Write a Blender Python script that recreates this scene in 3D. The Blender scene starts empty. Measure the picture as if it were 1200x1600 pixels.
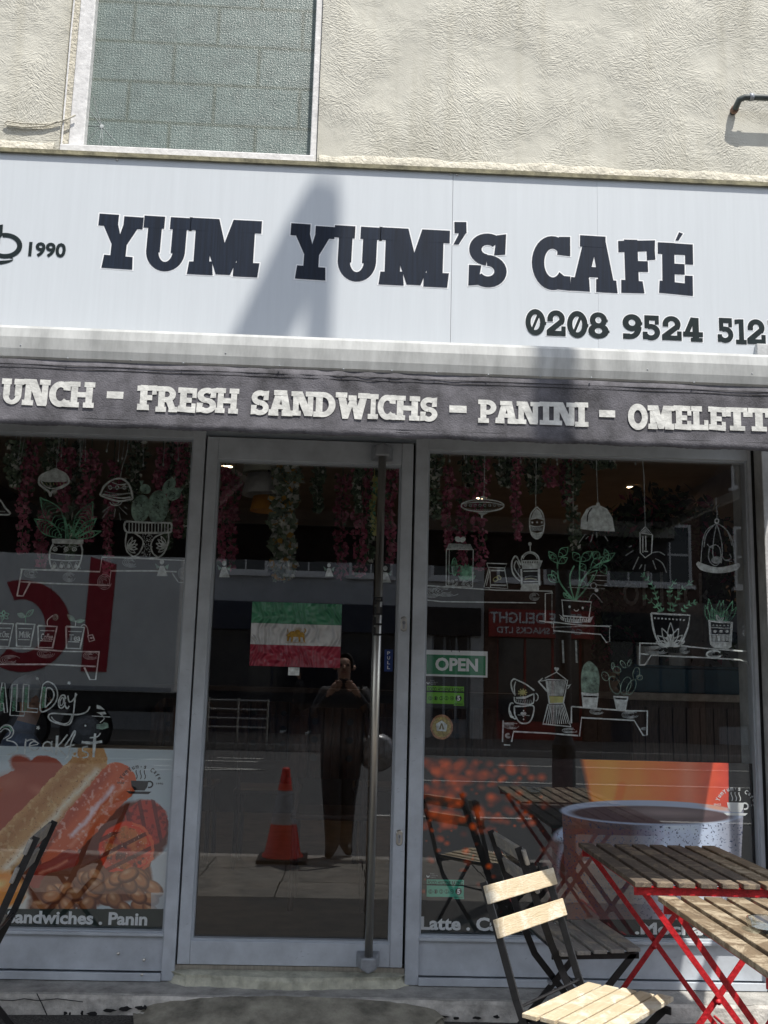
import bpy, bmesh, math, random
import numpy as np
from mathutils import Vector, Matrix
from mathutils.geometry import tessellate_polygon
random.seed(7); RS = np.random.RandomState(5)
SC = bpy.context.scene; COL = SC.collection

# ---------------------------------------------------------------- camera
YAW, PIT, ROL, FPX = -0.0355, -0.1701, 0.0272, 1539.5      # fitted to the photograph's lines
CD, CH = 4.22, 1.47
cy, sy, cp, sp, cr, sr = math.cos(YAW), math.sin(YAW), math.cos(PIT), math.sin(PIT), math.cos(ROL), math.sin(ROL)
MR = np.array([[cr,-sr,0],[sr,cr,0],[0,0,1]]) @ np.array([[1,0,0],[0,cp,-sp],[0,sp,cp]]) @ np.array([[cy,0,sy],[0,1,0],[-sy,0,cy]])
W2 = np.array([[1,0,0],[0,0,-1],[0,1,0]])                   # blender -> (right, down, forward)
RC = MR @ W2
cam = bpy.data.cameras.new('camera'); co = bpy.data.objects.new('camera', cam); COL.objects.link(co)
rot = Matrix([list(RC[0]), list(-RC[1]), list(-RC[2])]).transposed()
co.matrix_world = Matrix.Translation((0,-CD,CH)) @ rot.to_4x4()
cam.sensor_fit = 'VERTICAL'; cam.sensor_height = 24.0; cam.lens = 24.0*FPX/1600.0
cam.clip_start = 0.05; cam.clip_end = 400
SC.camera = co

# ---------------------------------------------------------------- sky, sun, exposure
TX, TZ = 0.52, 2.20                                        # sun slope per metre of depth
sun_dir = Vector((TX,-1.0,TZ)).normalized()
w = bpy.data.worlds.new('World'); SC.world = w; w.use_nodes = True
nt = w.node_tree; bg = nt.nodes['Background']; sk = nt.nodes.new('ShaderNodeTexSky')
sk.sky_type = 'NISHITA'; sk.sun_disc = False
sk.sun_elevation = math.asin(sun_dir.z); sk.sun_rotation = math.atan2(sun_dir.x, sun_dir.y)
sk.dust_density = 0.6; sk.air_density = 1.0; sk.ozone_density = 1.0
hs = nt.nodes.new('ShaderNodeHueSaturation'); hs.inputs['Saturation'].default_value = 0.42   # hazy city sky
nt.links.new(sk.outputs[0], hs.inputs['Color']); nt.links.new(hs.outputs[0], bg.inputs[0]); bg.inputs[1].default_value = 0.112
sl = bpy.data.lights.new('sun','SUN'); so = bpy.data.objects.new('sun', sl); COL.objects.link(so)
sl.energy = 2.8; sl.angle = math.radians(0.45); sl.color = (1.0,0.955,0.88)
so.rotation_euler = sun_dir.to_track_quat('Z','Y').to_euler()
SC.view_settings.view_transform = 'Standard'; SC.view_settings.look = 'None'
SC.view_settings.exposure = 0.95; SC.view_settings.gamma = 1.0; SC.view_settings.use_curve_mapping = False
SC.cycles.max_bounces = 8; SC.cycles.transparent_max_bounces = 16; SC.cycles.glossy_bounces = 5
SC.cycles.caustics_reflective = False; SC.cycles.caustics_refractive = False

# ---------------------------------------------------------------- measuring helpers (photo pixel on a known plane -> metres)
def P(px, py, y=0.0):
    d = RC.T @ np.array([(px-600)/FPX, (py-800)/FPX, 1.0]); t = (y+CD)/d[1]
    return (d[0]*t, y, CH + d[2]*t)
def G(px, py, z):
    d = RC.T @ np.array([(px-600)/FPX, (py-800)/FPX, 1.0]); t = (z-CH)/d[2]
    return (d[0]*t, -CD + d[1]*t, z)
def PM(px, py, Y):                                          # seen mirrored in the shop glass, standing at depth Y (<0)
    a = P(px, py, -Y + 0.06); return (a[0], Y, a[2])
def Qv(X, Y, Z):
    v = np.stack([X, Y+CD, Z-CH]); v = np.tensordot(RC, v, 1)
    return 600+FPX*v[0]/v[2], 800+FPX*v[1]/v[2]
def zg(y):                                                  # forecourt falls from the shop to the kerb
    return 0.19+(y+.2)*.07 if y>-1.2 else max(0.0,0.12*(4.45+y)/3.25)

# ---------------------------------------------------------------- mesh builder
class MB:
    def __init__(s): s.v=[]; s.f=[]; s.m=[]; s.cur=0
    def add(s, vs, fs):
        o=len(s.v); s.v += [tuple(map(float,p)) for p in vs]; s.f += [tuple(i+o for i in f) for f in fs]; s.m += [s.cur]*len(fs); return s
    def box(s, x0,y0,z0,x1,y1,z1):
        if x0>x1: x0,x1=x1,x0
        if y0>y1: y0,y1=y1,y0
        if z0>z1: z0,z1=z1,z0
        return s.add([(x0,y0,z0),(x1,y0,z0),(x1,y1,z0),(x0,y1,z0),(x0,y0,z1),(x1,y0,z1),(x1,y1,z1),(x0,y1,z1)],
              [(0,3,2,1),(4,5,6,7),(0,1,5,4),(1,2,6,5),(2,3,7,6),(3,0,4,7)])
    def obox(s, c, ax, ay, az, hx, hy, hz):                 # oriented box
        c=Vector(c); ax=Vector(ax).normalized()*hx; ay=Vector(ay).normalized()*hy; az=Vector(az).normalized()*hz
        vs=[c+sx*ax+sy_*ay+sz*az for sz in(-1,1) for sy_ in(-1,1) for sx in(-1,1)]
        return s.add(vs,[(0,2,3,1),(4,5,7,6),(0,1,5,4),(1,3,7,5),(3,2,6,7),(2,0,4,6)])
    def bar(s, a, b, w, t, up=(0,0,1)):
        a=Vector(a); b=Vector(b); d=b-a; L=d.length; d.normalize(); u=Vector(up)
        if abs(d.dot(u))>0.97: u=Vector((0,1,0))
        x=d.cross(u).normalized(); z=x.cross(d)
        return s.obox((a+b)/2, d, x, z, L/2, w/2, t/2)
    def tube(s, pts, r, n=10, caps=True):
        pts=[Vector(p) for p in pts]; rs = r if isinstance(r,(list,tuple)) else [r]*len(pts)
        rings=[]; px=None
        for i,p in enumerate(pts):
            d=(pts[min(i+1,len(pts)-1)]-pts[max(i-1,0)]).normalized()
            if px is None:
                u=Vector((0,0,1)) if abs(d.z)<.9 else Vector((1,0,0)); px=(u-d*u.dot(d)).normalized()
            else: px=(px-d*px.dot(d)).normalized()
            q=d.cross(px)
            rings.append([p+rs[i]*(math.cos(2*math.pi*k/n)*px+math.sin(2*math.pi*k/n)*q) for k in range(n)])
        vs=[v for r_ in rings for v in r_]; fs=[]
        for i in range(len(pts)-1):
            for k in range(n):
                fs.append((i*n+k,i*n+(k+1)%n,(i+1)*n+(k+1)%n,(i+1)*n+k))
        if caps: fs.append(tuple(range(n))[::-1]); fs.append(tuple((len(pts)-1)*n+k for k in range(n)))
        return s.add(vs,fs)
    def lathe(s, c, prof, n=24, axis='z'):                  # prof: (radius, height)
        vs=[];fs=[]
        for r,h in prof:
            for k in range(n):
                a=2*math.pi*k/n; x,y=r*math.cos(a),r*math.sin(a)
                vs.append((c[0]+x,c[1]+y,c[2]+h) if axis=='z' else (c[0]+x,c[1]+h,c[2]+y))
        for i in range(len(prof)-1):
            for k in range(n): fs.append((i*n+k,i*n+(k+1)%n,(i+1)*n+(k+1)%n,(i+1)*n+k))
        return s.add(vs,fs)
    def flat(s, pts2, y, z_fn=None):                        # polygon (x,z) list at depth y, facing -y
        tri=tessellate_polygon([[Vector((p[0],p[1],0)) for p in pts2]])
        return s.add([(p[0],y,p[1]) for p in pts2],[tuple(t) for t in tri])
    def build(s, name, mat, parent=None, smooth=False, bevel=0, label=None, kind=None):
        me=bpy.data.meshes.new(name); me.from_pydata(s.v,[],s.f)
        for m_ in (mat if isinstance(mat,(list,tuple)) else [mat]): me.materials.append(m_)
        if any(s.m):
            for p,mi in zip(me.polygons,s.m): p.material_index=mi
        if smooth:
            for p in me.polygons: p.use_smooth=True
        bm=bmesh.new(); bm.from_mesh(me); bmesh.ops.recalc_face_normals(bm,faces=bm.faces); bm.to_mesh(me); bm.free()
        o=bpy.data.objects.new(name,me); COL.objects.link(o)
        if parent: o.parent=parent; o.matrix_parent_inverse=parent.matrix_basis.inverted()
        if bevel:
            b=o.modifiers.new('b','BEVEL'); b.width=bevel; b.segments=2; b.limit_method='ANGLE'
        if label: o['label']=label
        if kind: o['kind']=kind
        return o
def thing(name, label, cat, loc=(0,0,0), group=None, rz=0):
    o=bpy.data.objects.new(name,None); o.location=loc; o.rotation_euler=(0,0,rz); COL.objects.link(o)
    o['label']=label; o['category']=cat; o.empty_display_size=.1
    if group: o['group']=group
    return o
def node(name, parent, loc=None):                            # a part that itself has sub-parts
    o=bpy.data.objects.new(name,None); COL.objects.link(o); o.empty_display_size=.1
    if loc is not None: o.location=loc
    o.parent=parent; o.matrix_parent_inverse=parent.matrix_basis.inverted(); return o
def tag(o,label,cat,group=None):
    o['label']=label; o['category']=cat
    if group: o['group']=group
    return o
def struct(o): o['kind']='structure'; return o
def copy_thing(src, loc, rz, label):
    r=src.copy(); COL.objects.link(r); r.location=loc; r.rotation_euler=(0,0,rz); r['label']=label
    for ch in list(src.children):
        c=ch.copy(); COL.objects.link(c); c.parent=r
        for g in ch.children:
            d=g.copy(); COL.objects.link(d); d.parent=c
    return r

# ---------------------------------------------------------------- materials
def lin(r,g,b): 
    f=lambda c:(c/255/12.92) if c/255<=.04045 else ((c/255+.055)/1.055)**2.4
    return (f(r),f(g),f(b))
def mat(name, c, rough=.6, metal=0, var=0.12, scale=6.0, bump=0.0, bscale=60.0, spec=.5, c2=None, stretch=(1,1,1), streak=0):
    m=bpy.data.materials.new(name); m.use_nodes=True; n=m.node_tree; B=n.nodes['Principled BSDF']; L=n.links
    B.inputs['Roughness'].default_value=rough; B.inputs['Metallic'].default_value=metal
    B.inputs['Specular IOR Level'].default_value=spec
    tc=n.nodes.new('ShaderNodeTexCoord'); mp=n.nodes.new('ShaderNodeMapping'); mp.inputs['Scale'].default_value=stretch
    L.new(tc.outputs['Object'],mp.inputs[0])
    no=n.nodes.new('ShaderNodeTexNoise'); no.inputs['Scale'].default_value=scale; no.inputs['Detail'].default_value=6; no.inputs['Roughness'].default_value=.65
    L.new(mp.outputs[0],no.inputs['Vector'])
    mx=n.nodes.new('ShaderNodeMix'); mx.data_type='RGBA'
    d=c2 if c2 else tuple(x*(1-2.2*var) for x in c)
    e=c if c2 else tuple(min(1,x*(1+1.2*var)) for x in c)
    mx.inputs[6].default_value=(*d,1); mx.inputs[7].default_value=(*e,1)
    rp=n.nodes.new('ShaderNodeMapRange'); rp.inputs[1].default_value=.3; rp.inputs[2].default_value=.7
    L.new(no.outputs[0],rp.inputs[0]); L.new(rp.outputs[0],mx.inputs[0]); L.new(mx.outputs[2],B.inputs['Base Color'])
    if bump:
        nb=n.nodes.new('ShaderNodeTexNoise'); nb.inputs['Scale'].default_value=bscale; nb.inputs['Detail'].default_value=5
        L.new(mp.outputs[0],nb.inputs['Vector']); bp=n.nodes.new('ShaderNodeBump'); bp.inputs['Strength'].default_value=bump; bp.inputs['Distance'].default_value=.01
        L.new(nb.outputs[0],bp.inputs['Height']); L.new(bp.outputs[0],B.inputs['Normal'])
    return m
def NN(m): return m.node_tree.nodes, m.node_tree.links
def stucco():
    m=mat('stucco',(.60,.582,.508),.92,0,.07,3.0); n,L=NN(m); B=n['Principled BSDF']
    tc=n.new('ShaderNodeTexCoord')
    def mth(op,a,b=None,v=None):
        q=n.new('ShaderNodeMath'); q.operation=op; L.new(a,q.inputs[0])
        if b is not None: L.new(b,q.inputs[1])
        if v is not None: q.inputs[1].default_value=v
        return q.outputs[0]
    def noise(vec,sc,det=3,dist=0):
        q=n.new('ShaderNodeTexNoise'); q.inputs['Scale'].default_value=sc; q.inputs['Detail'].default_value=det; q.inputs['Distortion'].default_value=dist; L.new(vec,q.inputs[0]); return q
    def rng(a,i0,i1,o0,o1):
        q=n.new('ShaderNodeMapRange'); q.inputs[1].default_value=i0; q.inputs[2].default_value=i1; q.inputs[3].default_value=o0; q.inputs[4].default_value=o1; L.new(a,q.inputs[0]); return q.outputs[0]
    ob=tc.outputs['Object']
    wob=noise(ob,5,3); wa=n.new('ShaderNodeVectorMath'); wa.operation='MULTIPLY_ADD'; L.new(wob.outputs['Color'],wa.inputs[0]); wa.inputs[1].default_value=(.16,.16,.16); L.new(ob,wa.inputs[2])
    def strokes(cell,fx,fz,seed):                           # comb strokes, one direction per trowelled patch
        vo=n.new('ShaderNodeTexVoronoi'); vo.inputs['Scale'].default_value=cell; mp=n.new('ShaderNodeMapping'); mp.inputs['Location'].default_value=(seed,seed*.7,seed*.3); L.new(wa.outputs[0],mp.inputs[0]); L.new(mp.outputs[0],vo.inputs[0])
        sp_=n.new('ShaderNodeSeparateColor'); L.new(vo.outputs['Color'],sp_.inputs[0])
        vr=n.new('ShaderNodeVectorRotate'); vr.rotation_type='Y_AXIS'; L.new(ob,vr.inputs['Vector']); L.new(rng(sp_.outputs[0],0,1,-1.1,1.1),vr.inputs['Angle'])
        m2=n.new('ShaderNodeMapping'); m2.inputs['Scale'].default_value=(fx,30,fz); L.new(vr.outputs[0],m2.inputs[0])
        return noise(m2.outputs[0],1,3,.5).outputs[0], sp_.outputs[1]
    a,ca=strokes(9,40,130,0); b,cb=strokes(14.,34,170,3.3)
    h=mth('ADD',mth('MULTIPLY',a,v=1.25),mth('MULTIPLY',b,v=.75))
    amp=rng(noise(ob,3.1,3).outputs[0],.38,.58,.15,1.25); h=mth('MULTIPLY',h,amp)
    h=mth('ADD',h,mth('MULTIPLY',noise(ob,210,4).outputs[0],v=.28))
    ridge=n.new('ShaderNodeMath'); ridge.operation='PINGPONG'; L.new(noise(ob,2.3,4,1.2).outputs[0],ridge.inputs[0]); ridge.inputs[1].default_value=.055
    h=mth('ADD',h,mth('MULTIPLY',ridge.outputs[0],v=1.6))
    bp=n.new('ShaderNodeBump'); bp.inputs['Strength'].default_value=1.0; bp.inputs['Distance'].default_value=.0054
    L.new(h,bp.inputs['Height']); L.new(bp.outputs[0],B.inputs['Normal'])
    # rain streaks and grime
    mp=n.new('ShaderNodeMapping'); mp.inputs['Scale'].default_value=(9,9,.7); L.new(ob,mp.inputs[0]); g=noise(mp.outputs[0],1,6)
    mx=n.new('ShaderNodeMix'); mx.data_type='RGBA'; mx.blend_type='MULTIPLY'; L.new(rng(g.outputs[0],.50,.75,0,.55),mx.inputs[0]); old=B.inputs['Base Color'].links[0].from_socket; L.new(old,mx.inputs[6]); mx.inputs[7].default_value=(.72,.70,.64,1); L.new(mx.outputs[2],B.inputs['Base Color'])
    return m
def signmat():
    m=mat('sign_white',(.60,.635,.665),.45,0,.018,40,stretch=(1,1,.05)); n,L=NN(m); return m
def glassmat(name='shop_glass', refl=.070, tint=(.98,.99,.99)):
    m=bpy.data.materials.new(name); m.use_nodes=True; n,L=NN(m); n.remove(n['Principled BSDF']); out=n['Material Output']
    t=n.new('ShaderNodeBsdfTransparent'); t.inputs[0].default_value=(*tint,1)
    g=n.new('ShaderNodeBsdfGlossy'); g.inputs['Roughness'].default_value=0.0; g.inputs[0].default_value=(.95,.97,1,1)
    lw=n.new('ShaderNodeFresnel'); lw.inputs[0].default_value=1.5
    ad=n.new('ShaderNodeMath'); ad.operation='ADD'; ad.inputs[1].default_value=refl; L.new(lw.outputs[0],ad.inputs[0])
    mx=n.new('ShaderNodeMixShader'); ge=n.new('ShaderNodeNewGeometry'); iv=n.new('ShaderNodeMath'); iv.operation='SUBTRACT'; iv.inputs[0].default_value=1; L.new(ge.outputs['Backfacing'],iv.inputs[1]); mu=n.new('ShaderNodeMath'); mu.operation='MULTIPLY'; L.new(ad.outputs[0],mu.inputs[0]); L.new(iv.outputs[0],mu.inputs[1]); L.new(mu.outputs[0],mx.inputs[0]); L.new(t.outputs[0],mx.inputs[1]); L.new(g.outputs[0],mx.inputs[2]); L.new(mx.outputs[0],out.inputs[0])
    return m
def emit(name,c,s):
    m=bpy.data.materials.new(name); m.use_nodes=True; B=m.node_tree.nodes['Principled BSDF']
    B.inputs['Base Color'].default_value=(*c,1); B.inputs['Emission Color'].default_value=(*c,1); B.inputs['Emission Strength'].default_value=s; return m
def woodmat(name, light, dark, weather, axis):              # planks weathered in patches, grain along axis
    st={'x':(1.5,14,14),'y':(14,1.5,14)}[axis]
    m=mat(name,light,.75,0,.1,7,.35,26,stretch=st,c2=dark); n,L=NN(m); B=n['Principled BSDF']
    old=B.inputs['Base Color'].links[0].from_socket
    tc=n.new('ShaderNodeTexCoord'); no=n.new('ShaderNodeTexNoise'); no.inputs['Scale'].default_value=11; no.inputs['Detail'].default_value=9; no.inputs['Roughness'].default_value=.75; no.inputs['Distortion'].default_value=.8
    L.new(tc.outputs['Object'],no.inputs[0]); r=n.new('ShaderNodeMapRange'); r.inputs[1].default_value=.50; r.inputs[2].default_value=.60; L.new(no.outputs[0],r.inputs[0])
    mx=n.new('ShaderNodeMix'); mx.data_type='RGBA'; L.new(r.outputs[0],mx.inputs[0]); L.new(old,mx.inputs[6]); mx.inputs[7].default_value=(*weather,1)
    L.new(mx.outputs[2],B.inputs['Base Color']); return m
M={}
M['stucco']=stucco()
M['plaster']=mat('bare_plaster_edge',(.62,.585,.49),.92,0,.15,20,.9,70)
M['olive']=mat('weathered_ledge',(.24,.22,.14),.8,0,.3,12,.4,50)
M['sign']=signmat()
M['white_line']=mat('letter_outline_white',(.85,.86,.87),.4,0,.02)
M['navy']=mat('sign_letter_navy',(.009,.016,.032),.5,0,.25,80,stretch=(1,1,.03),spec=.25)
M['navy2']=mat('sign_digit_dark',(.009,.018,.020),.5,0,.2,30,spec=.25)
M['bar']=mat('awning_bar_grey_white',(.50,.51,.50),.4,0,.13,22,stretch=(1,.2,.25))
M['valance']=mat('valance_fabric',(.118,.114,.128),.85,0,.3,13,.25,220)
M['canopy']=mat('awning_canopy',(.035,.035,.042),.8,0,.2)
M['vletter']=mat('valance_letter_white',(.66,.66,.63),.65,0,.12,26,.5,30)
M['frame']=mat('frame_grey_paint',(.545,.585,.635),.42,0,.11,5.5,.08,14)
M['bead']=mat('frame_bead',(.46,.50,.545),.4,0,.06)
M['gap']=mat('dark_gasket',(.01,.01,.011),.7,0,.1)
M['steel']=mat('brushed_steel',(.55,.53,.49),.32,.95,.12,80,stretch=(1,1,.05))
M['cast']=mat('grey_bracket',(.33,.35,.38),.45,.2,.15,20)
M['glass']=glassmat()
M['chalk']=mat('white_paint_marker',(.74,.78,.77),.7,0,.22,45)
M['chalk2']=mat('thin_white_marker',(.44,.47,.47),.7,0,.35,50)
M['cgreen']=mat('green_paint_marker',(.20,.50,.31),.7,0,.4,30)
M['cgreen2']=mat('pale_green_marker',(.30,.44,.36),.75,0,.35,40)
M['cyel']=mat('yellow_marker',(.58,.56,.22),.7,0,.2)
M['white_paint']=mat('old_white_paint',(.72,.71,.70),.6,0,.10,22,.3,40)
M['concrete']=mat('sill_concrete',(.42,.41,.385),.9,0,.2,12,.6,90)
M['whitecon']=mat('painted_step_face',(.66,.63,.58),.85,0,.25,10,.7,45)
M['cream']=mat('cream_painted_threshold',(.58,.57,.46),.8,0,.22,14,.9,22)
M['patchcon']=mat('mortar_ramp',(.33,.31,.25),.92,0,.3,7,.5,60)
M['asphalt']=mat('asphalt',(.090,.087,.082),.92,0,.45,130,.9,170)
M['road']=mat('road_asphalt',(.080,.083,.087),.85,0,.3,60,.7,120)
M['slab']=mat('paving_slab',(.21,.195,.17),.88,0,.18,7,.3,60)
M['kerbm']=mat('granite_kerb',(.36,.34,.31),.85,0,.2,50)
M['roadpaint']=mat('road_marking',(.62,.62,.58),.8,0,.2,20)
M['black']=mat('black_metal',(.014,.014,.016),.42,0,.3,40)
M['red']=mat('red_metal',(.55,.018,.026),.42,0,.22,55,.3,120)
M['wood_new']=woodmat('pale_new_wood',(.68,.57,.40),(.56,.45,.29),(.76,.70,.57),'x')
M['wood_shade_tone']=woodmat('weathered_wood_shade_tone',(.135,.105,.078),(.080,.063,.050),(.25,.195,.135),'y')  # weathered table wood, darkened in colour for the awning's shade
M['wood_sun_tone']=woodmat('worn_wood_sun_tone',(.24,.175,.105),(.14,.10,.062),(.44,.36,.25),'y')  # same table wood, its colour lightened for the sunlit slats
M['wood_grey']=woodmat('grey_seat_wood',(.36,.34,.31),(.24,.225,.205),(.48,.42,.33),'x')
for k,c in dict(pink=(.38,.08,.14),pink2=(.48,.17,.23),leaf=(.06,.10,.05),leaf2=(.18,.23,.15),leafd=(.02,.03,.022),palep=(.60,.60,.54),gold=(.55,.30,.05)).items():
    M[k]=mat('petal_'+k,c,.7,0,.3,30)
# ---------------------------------------------------------------- slab lettering
def arc(cx,cy,ro,ri,a0,a1,n=18):
    o=[(cx+ro[0]*math.cos(math.radians(a0+(a1-a0)*i/n)),cy+ro[1]*math.sin(math.radians(a0+(a1-a0)*i/n))) for i in range(n+1)]
    i_=[(cx+ri[0]*math.cos(math.radians(a0+(a1-a0)*i/n)),cy+ri[1]*math.sin(math.radians(a0+(a1-a0)*i/n))) for i in range(n,-1,-1)]
    return o+i_
def rc(x0,y0,x1,y1): return [(x0,y0),(x1,y0),(x1,y1),(x0,y1)]
GL={
'Y':[[(.10,.82),(.44,.82),(.56,.50),(.36,.42)],[(.56,.82),(.92,.82),(.66,.42),(.46,.48)],rc(.34,.1,.68,.52),rc(0,.78,.44,1),rc(.56,.76,1,.98),[(.17,0),(.86,.0),(.84,.23),(.20,.24)]],
'U':[rc(.10,.34,.39,.82),rc(.62,.34,.92,.82),arc(.51,.37,(.41,.37),(.15,.20),180,360),rc(0,.78,.44,1),rc(.56,.78,1,1),arc(.51,.37,(.30,.2),(.145,.18),150,182,5),arc(.51,.37,(.30,.2),(.145,.18),-2,30,5)],
'M':[rc(.08,.1,.30,.95),rc(.68,.1,.91,.95),[(.10,1),(.40,1),(.56,.30),(.54,.02),(.40,.02)],[(.90,1),(.60,1),(.45,.40),(.44,.02),(.60,.02)],rc(0,.78,.30,1),rc(.66,.78,1,1),[(0,0),(.36,0),(.34,.24),(.02,.22)],[(.64,.0),(.98,0),(1,.25),(.64,.24)]],
'S':[arc(.50,.70,(.47,.30),(.16,.09),40,265),arc(.50,.30,(.48,.30),(.17,.10),95,-150),[(.66,.60),(.94,.62),(.96,1),(.72,.97)],[(.02,.02),(.26,.04),(.34,.40),(.03,.40)]],
'C':[arc(.54,.5,(.54,.5),(.22,.27),38,322,26),[(.66,.66),(1,.64),(1,1),(.70,.99)],[(.62,.02),(1,0),(1,.26),(.66,.27)]],
'A':[[(.06,.1),(.36,.1),(.60,1),(.30,1)],[(.62,.1),(.94,.1),(.72,1),(.42,1)],rc(.3,.26,.7,.44),[(0,0),(.42,0),(.40,.22),(.02,.24)],[(.55,.0),(1,0),(.97,.22),(.55,.23)],rc(.2,.8,.74,1)],
'F':[rc(.16,.1,.52,1),[(0,.76),(.98,.80),(1,1),(0,.97)],[(.76,.62),(.99,.64),(.98,.82),(.76,.82)],rc(.4,.40,.78,.60),[(.04,0),(.66,0),(.62,.22),(.05,.24)]],
'E':[rc(.14,.1,.48,1),[(.02,.78),(1,.78),(1,.99),(.02,1)],rc(.78,.60,1,.82),rc(.4,.40,.76,.60),[(.04,.03),(.98,0),(.98,.22),(.06,.26)],rc(.76,.18,.98,.38)],
'L':[rc(.14,.1,.48,1),rc(0,.78,.64,1),[(0,0),(.97,0),(.97,.22),(0,.22)],rc(.74,.2,.97,.42)],
'H':[rc(.08,.1,.34,.9),rc(.66,.1,.92,.9),rc(.3,.4,.7,.6),rc(0,.8,.42,1),rc(.58,.8,1,1),rc(0,0,.42,.2),rc(.58,0,1,.2)],
'N':[rc(.08,.1,.32,.95),rc(.70,.05,.93,.9),[(.12,1),(.46,1),(.92,0),(.58,0)],rc(0,.8,.4,1),rc(.60,.8,1,1),rc(0,0,.42,.2)],
'D':[rc(.10,.1,.40,.9),arc(.42,.5,(.56,.5),(.26,.29),-90,90),rc(0,.79,.46,1),rc(0,0,.46,.21)],
'R':[rc(.10,.1,.40,.9),arc(.48,.69,(.42,.31),(.14,.11),-90,90),rc(0,.80,.5,1),rc(.35,.38,.5,.58),[(.44,.46),(.76,.46),(.94,.1),(.62,.1)],rc(0,0,.48,.2),rc(.60,0,1,.2)],
'P':[rc(.12,.1,.44,.9),arc(.50,.68,(.48,.32),(.18,.12),-90,90),rc(0,.80,.52,1),rc(.4,.36,.52,.56),rc(0,0,.58,.2)],
'W':[[(.06,.9),(.28,.9),(.40,.3),(.36,0),(.22,0)],[(.44,.8),(.24,.1),(.38,0),(.58,.8)],[(.44,.8),(.58,.0),(.74,0),(.58,.9)],[(.94,.9),(.74,.9),(.60,.3),(.62,0),(.78,0)],rc(0,.8,.34,1),rc(.38,.7,.62,.9),rc(.66,.8,1,1)],
'I':[rc(.26,.1,.74,.9),rc(0,.8,1,1),rc(0,0,1,.2)],
'T':[rc(.33,.1,.67,.9),rc(0,.8,1,1),rc(0,.6,.22,.82),rc(.78,.6,1,.82),rc(.16,0,.84,.2)],
'O':[arc(.5,.5,(.5,.5),(.2,.26),0,360,36)],
'-':[rc(0,0,1,1)],
"'":[rc(.15,.5,1,1),[(.45,.55),(1,.55),(.42,0),(.05,0),(.40,.4)]],
'/':[[(0,0),(.4,0),(1,.85),(.5,1)]],
'0':[arc(.5,.5,(.5,.5),(.24,.30),0,360,36),[(.26,.18),(.36,.10),(.74,.80),(.64,.90)]],
'1':[rc(.36,.1,.78,1),rc(.08,0,1,.18),[(.0,.78),(.4,.84),(.5,1),(.0,.98)]],
'2':[arc(.48,.66,(.44,.34),(.16,.14),170,-40),[(.0,.1),(.40,.2),(.88,.52),(.62,.62),(.0,.22)],rc(0,0,.96,.2),rc(.74,.1,.96,.38),rc(.04,.56,.32,.72)],
'4':[[(0,.24),(.26,.24),(.66,.98),(.40,1)],rc(0,.2,1,.40),rc(.48,.05,.80,.98),rc(.38,0,.98,.16)],
'5':[rc(.10,.80,.88,1),rc(.66,.64,.88,.82),rc(.10,.48,.36,.9),arc(.44,.33,(.5,.33),(.20,.13),125,-150),rc(0,.04,.26,.34)],
'8':[arc(.5,.70,(.42,.30),(.15,.12),0,360,30),arc(.5,.29,(.5,.29),(.18,.11),0,360,30)],
'9':[arc(.5,.66,(.48,.34),(.17,.13),0,360,30),arc(.40,.5,(.58,.5),(.28,.30),0,-95,14),rc(.04,0,.40,.22)],
}
def offset_poly(pts,d):
    a=sum(pts[i][0]*pts[(i+1)%len(pts)][1]-pts[(i+1)%len(pts)][0]*pts[i][1] for i in range(len(pts)))
    s=1 if a>0 else -1; out=[]; n=len(pts)
    for i in range(n):
        p0,p1,p2=pts[i-1],pts[i],pts[(i+1)%n]
        e1=Vector((p1[0]-p0[0],p1[1]-p0[1])); e2=Vector((p2[0]-p1[0],p2[1]-p1[1]))
        if e1.length<1e-7 or e2.length<1e-7: out.append(p1); continue
        n1=Vector((e1.y,-e1.x)).normalized()*s; n2=Vector((e2.y,-e2.x)).normalized()*s
        b=n1+n2
        if b.length<.2: out.append(p1); continue
        b.normalize(); k=min(2.0,1/max(.3,b.dot(n1))); out.append((p1[0]+b.x*d*k,p1[1]+b.y*d*k))
    return out
def glyph(ch, x0,x1,yt,yb, y, m, parent, outline=None, tilt=0, jit=0):
    """letter whose photo box is x0..x1, yt..yb, standing on the plane at depth y"""
    xm,ym=(x0+x1)/2,(yt+yb)/2
    ax,bx=P(x0,ym,y)[0],P(x1,ym,y)[0]; zt,zb=P(xm,yt,y)[2],P(xm,yb,y)[2]
    cx,cz=(ax+bx)/2,(zt+zb)/2; W,H=bx-ax,zt-zb; t=math.radians(tilt)
    def mp(p):
        u,v=(p[0]-.5)*W,(p[1]-.5)*H
        return (cx+u*math.cos(t)-v*math.sin(t), cz+u*math.sin(t)+v*math.cos(t))
    b=MB()
    for i,pc in enumerate(GL[ch]):
        q=[mp(p) for p in pc]
        if outline: b.cur=1; b.flat(offset_poly(q,outline), y-.0002-.0001*i); b.cur=0
        b.flat(q, y-.0016-.00012*i)
    return b.build('letter', [m, M['white_line']] if outline else m, parent)

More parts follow.
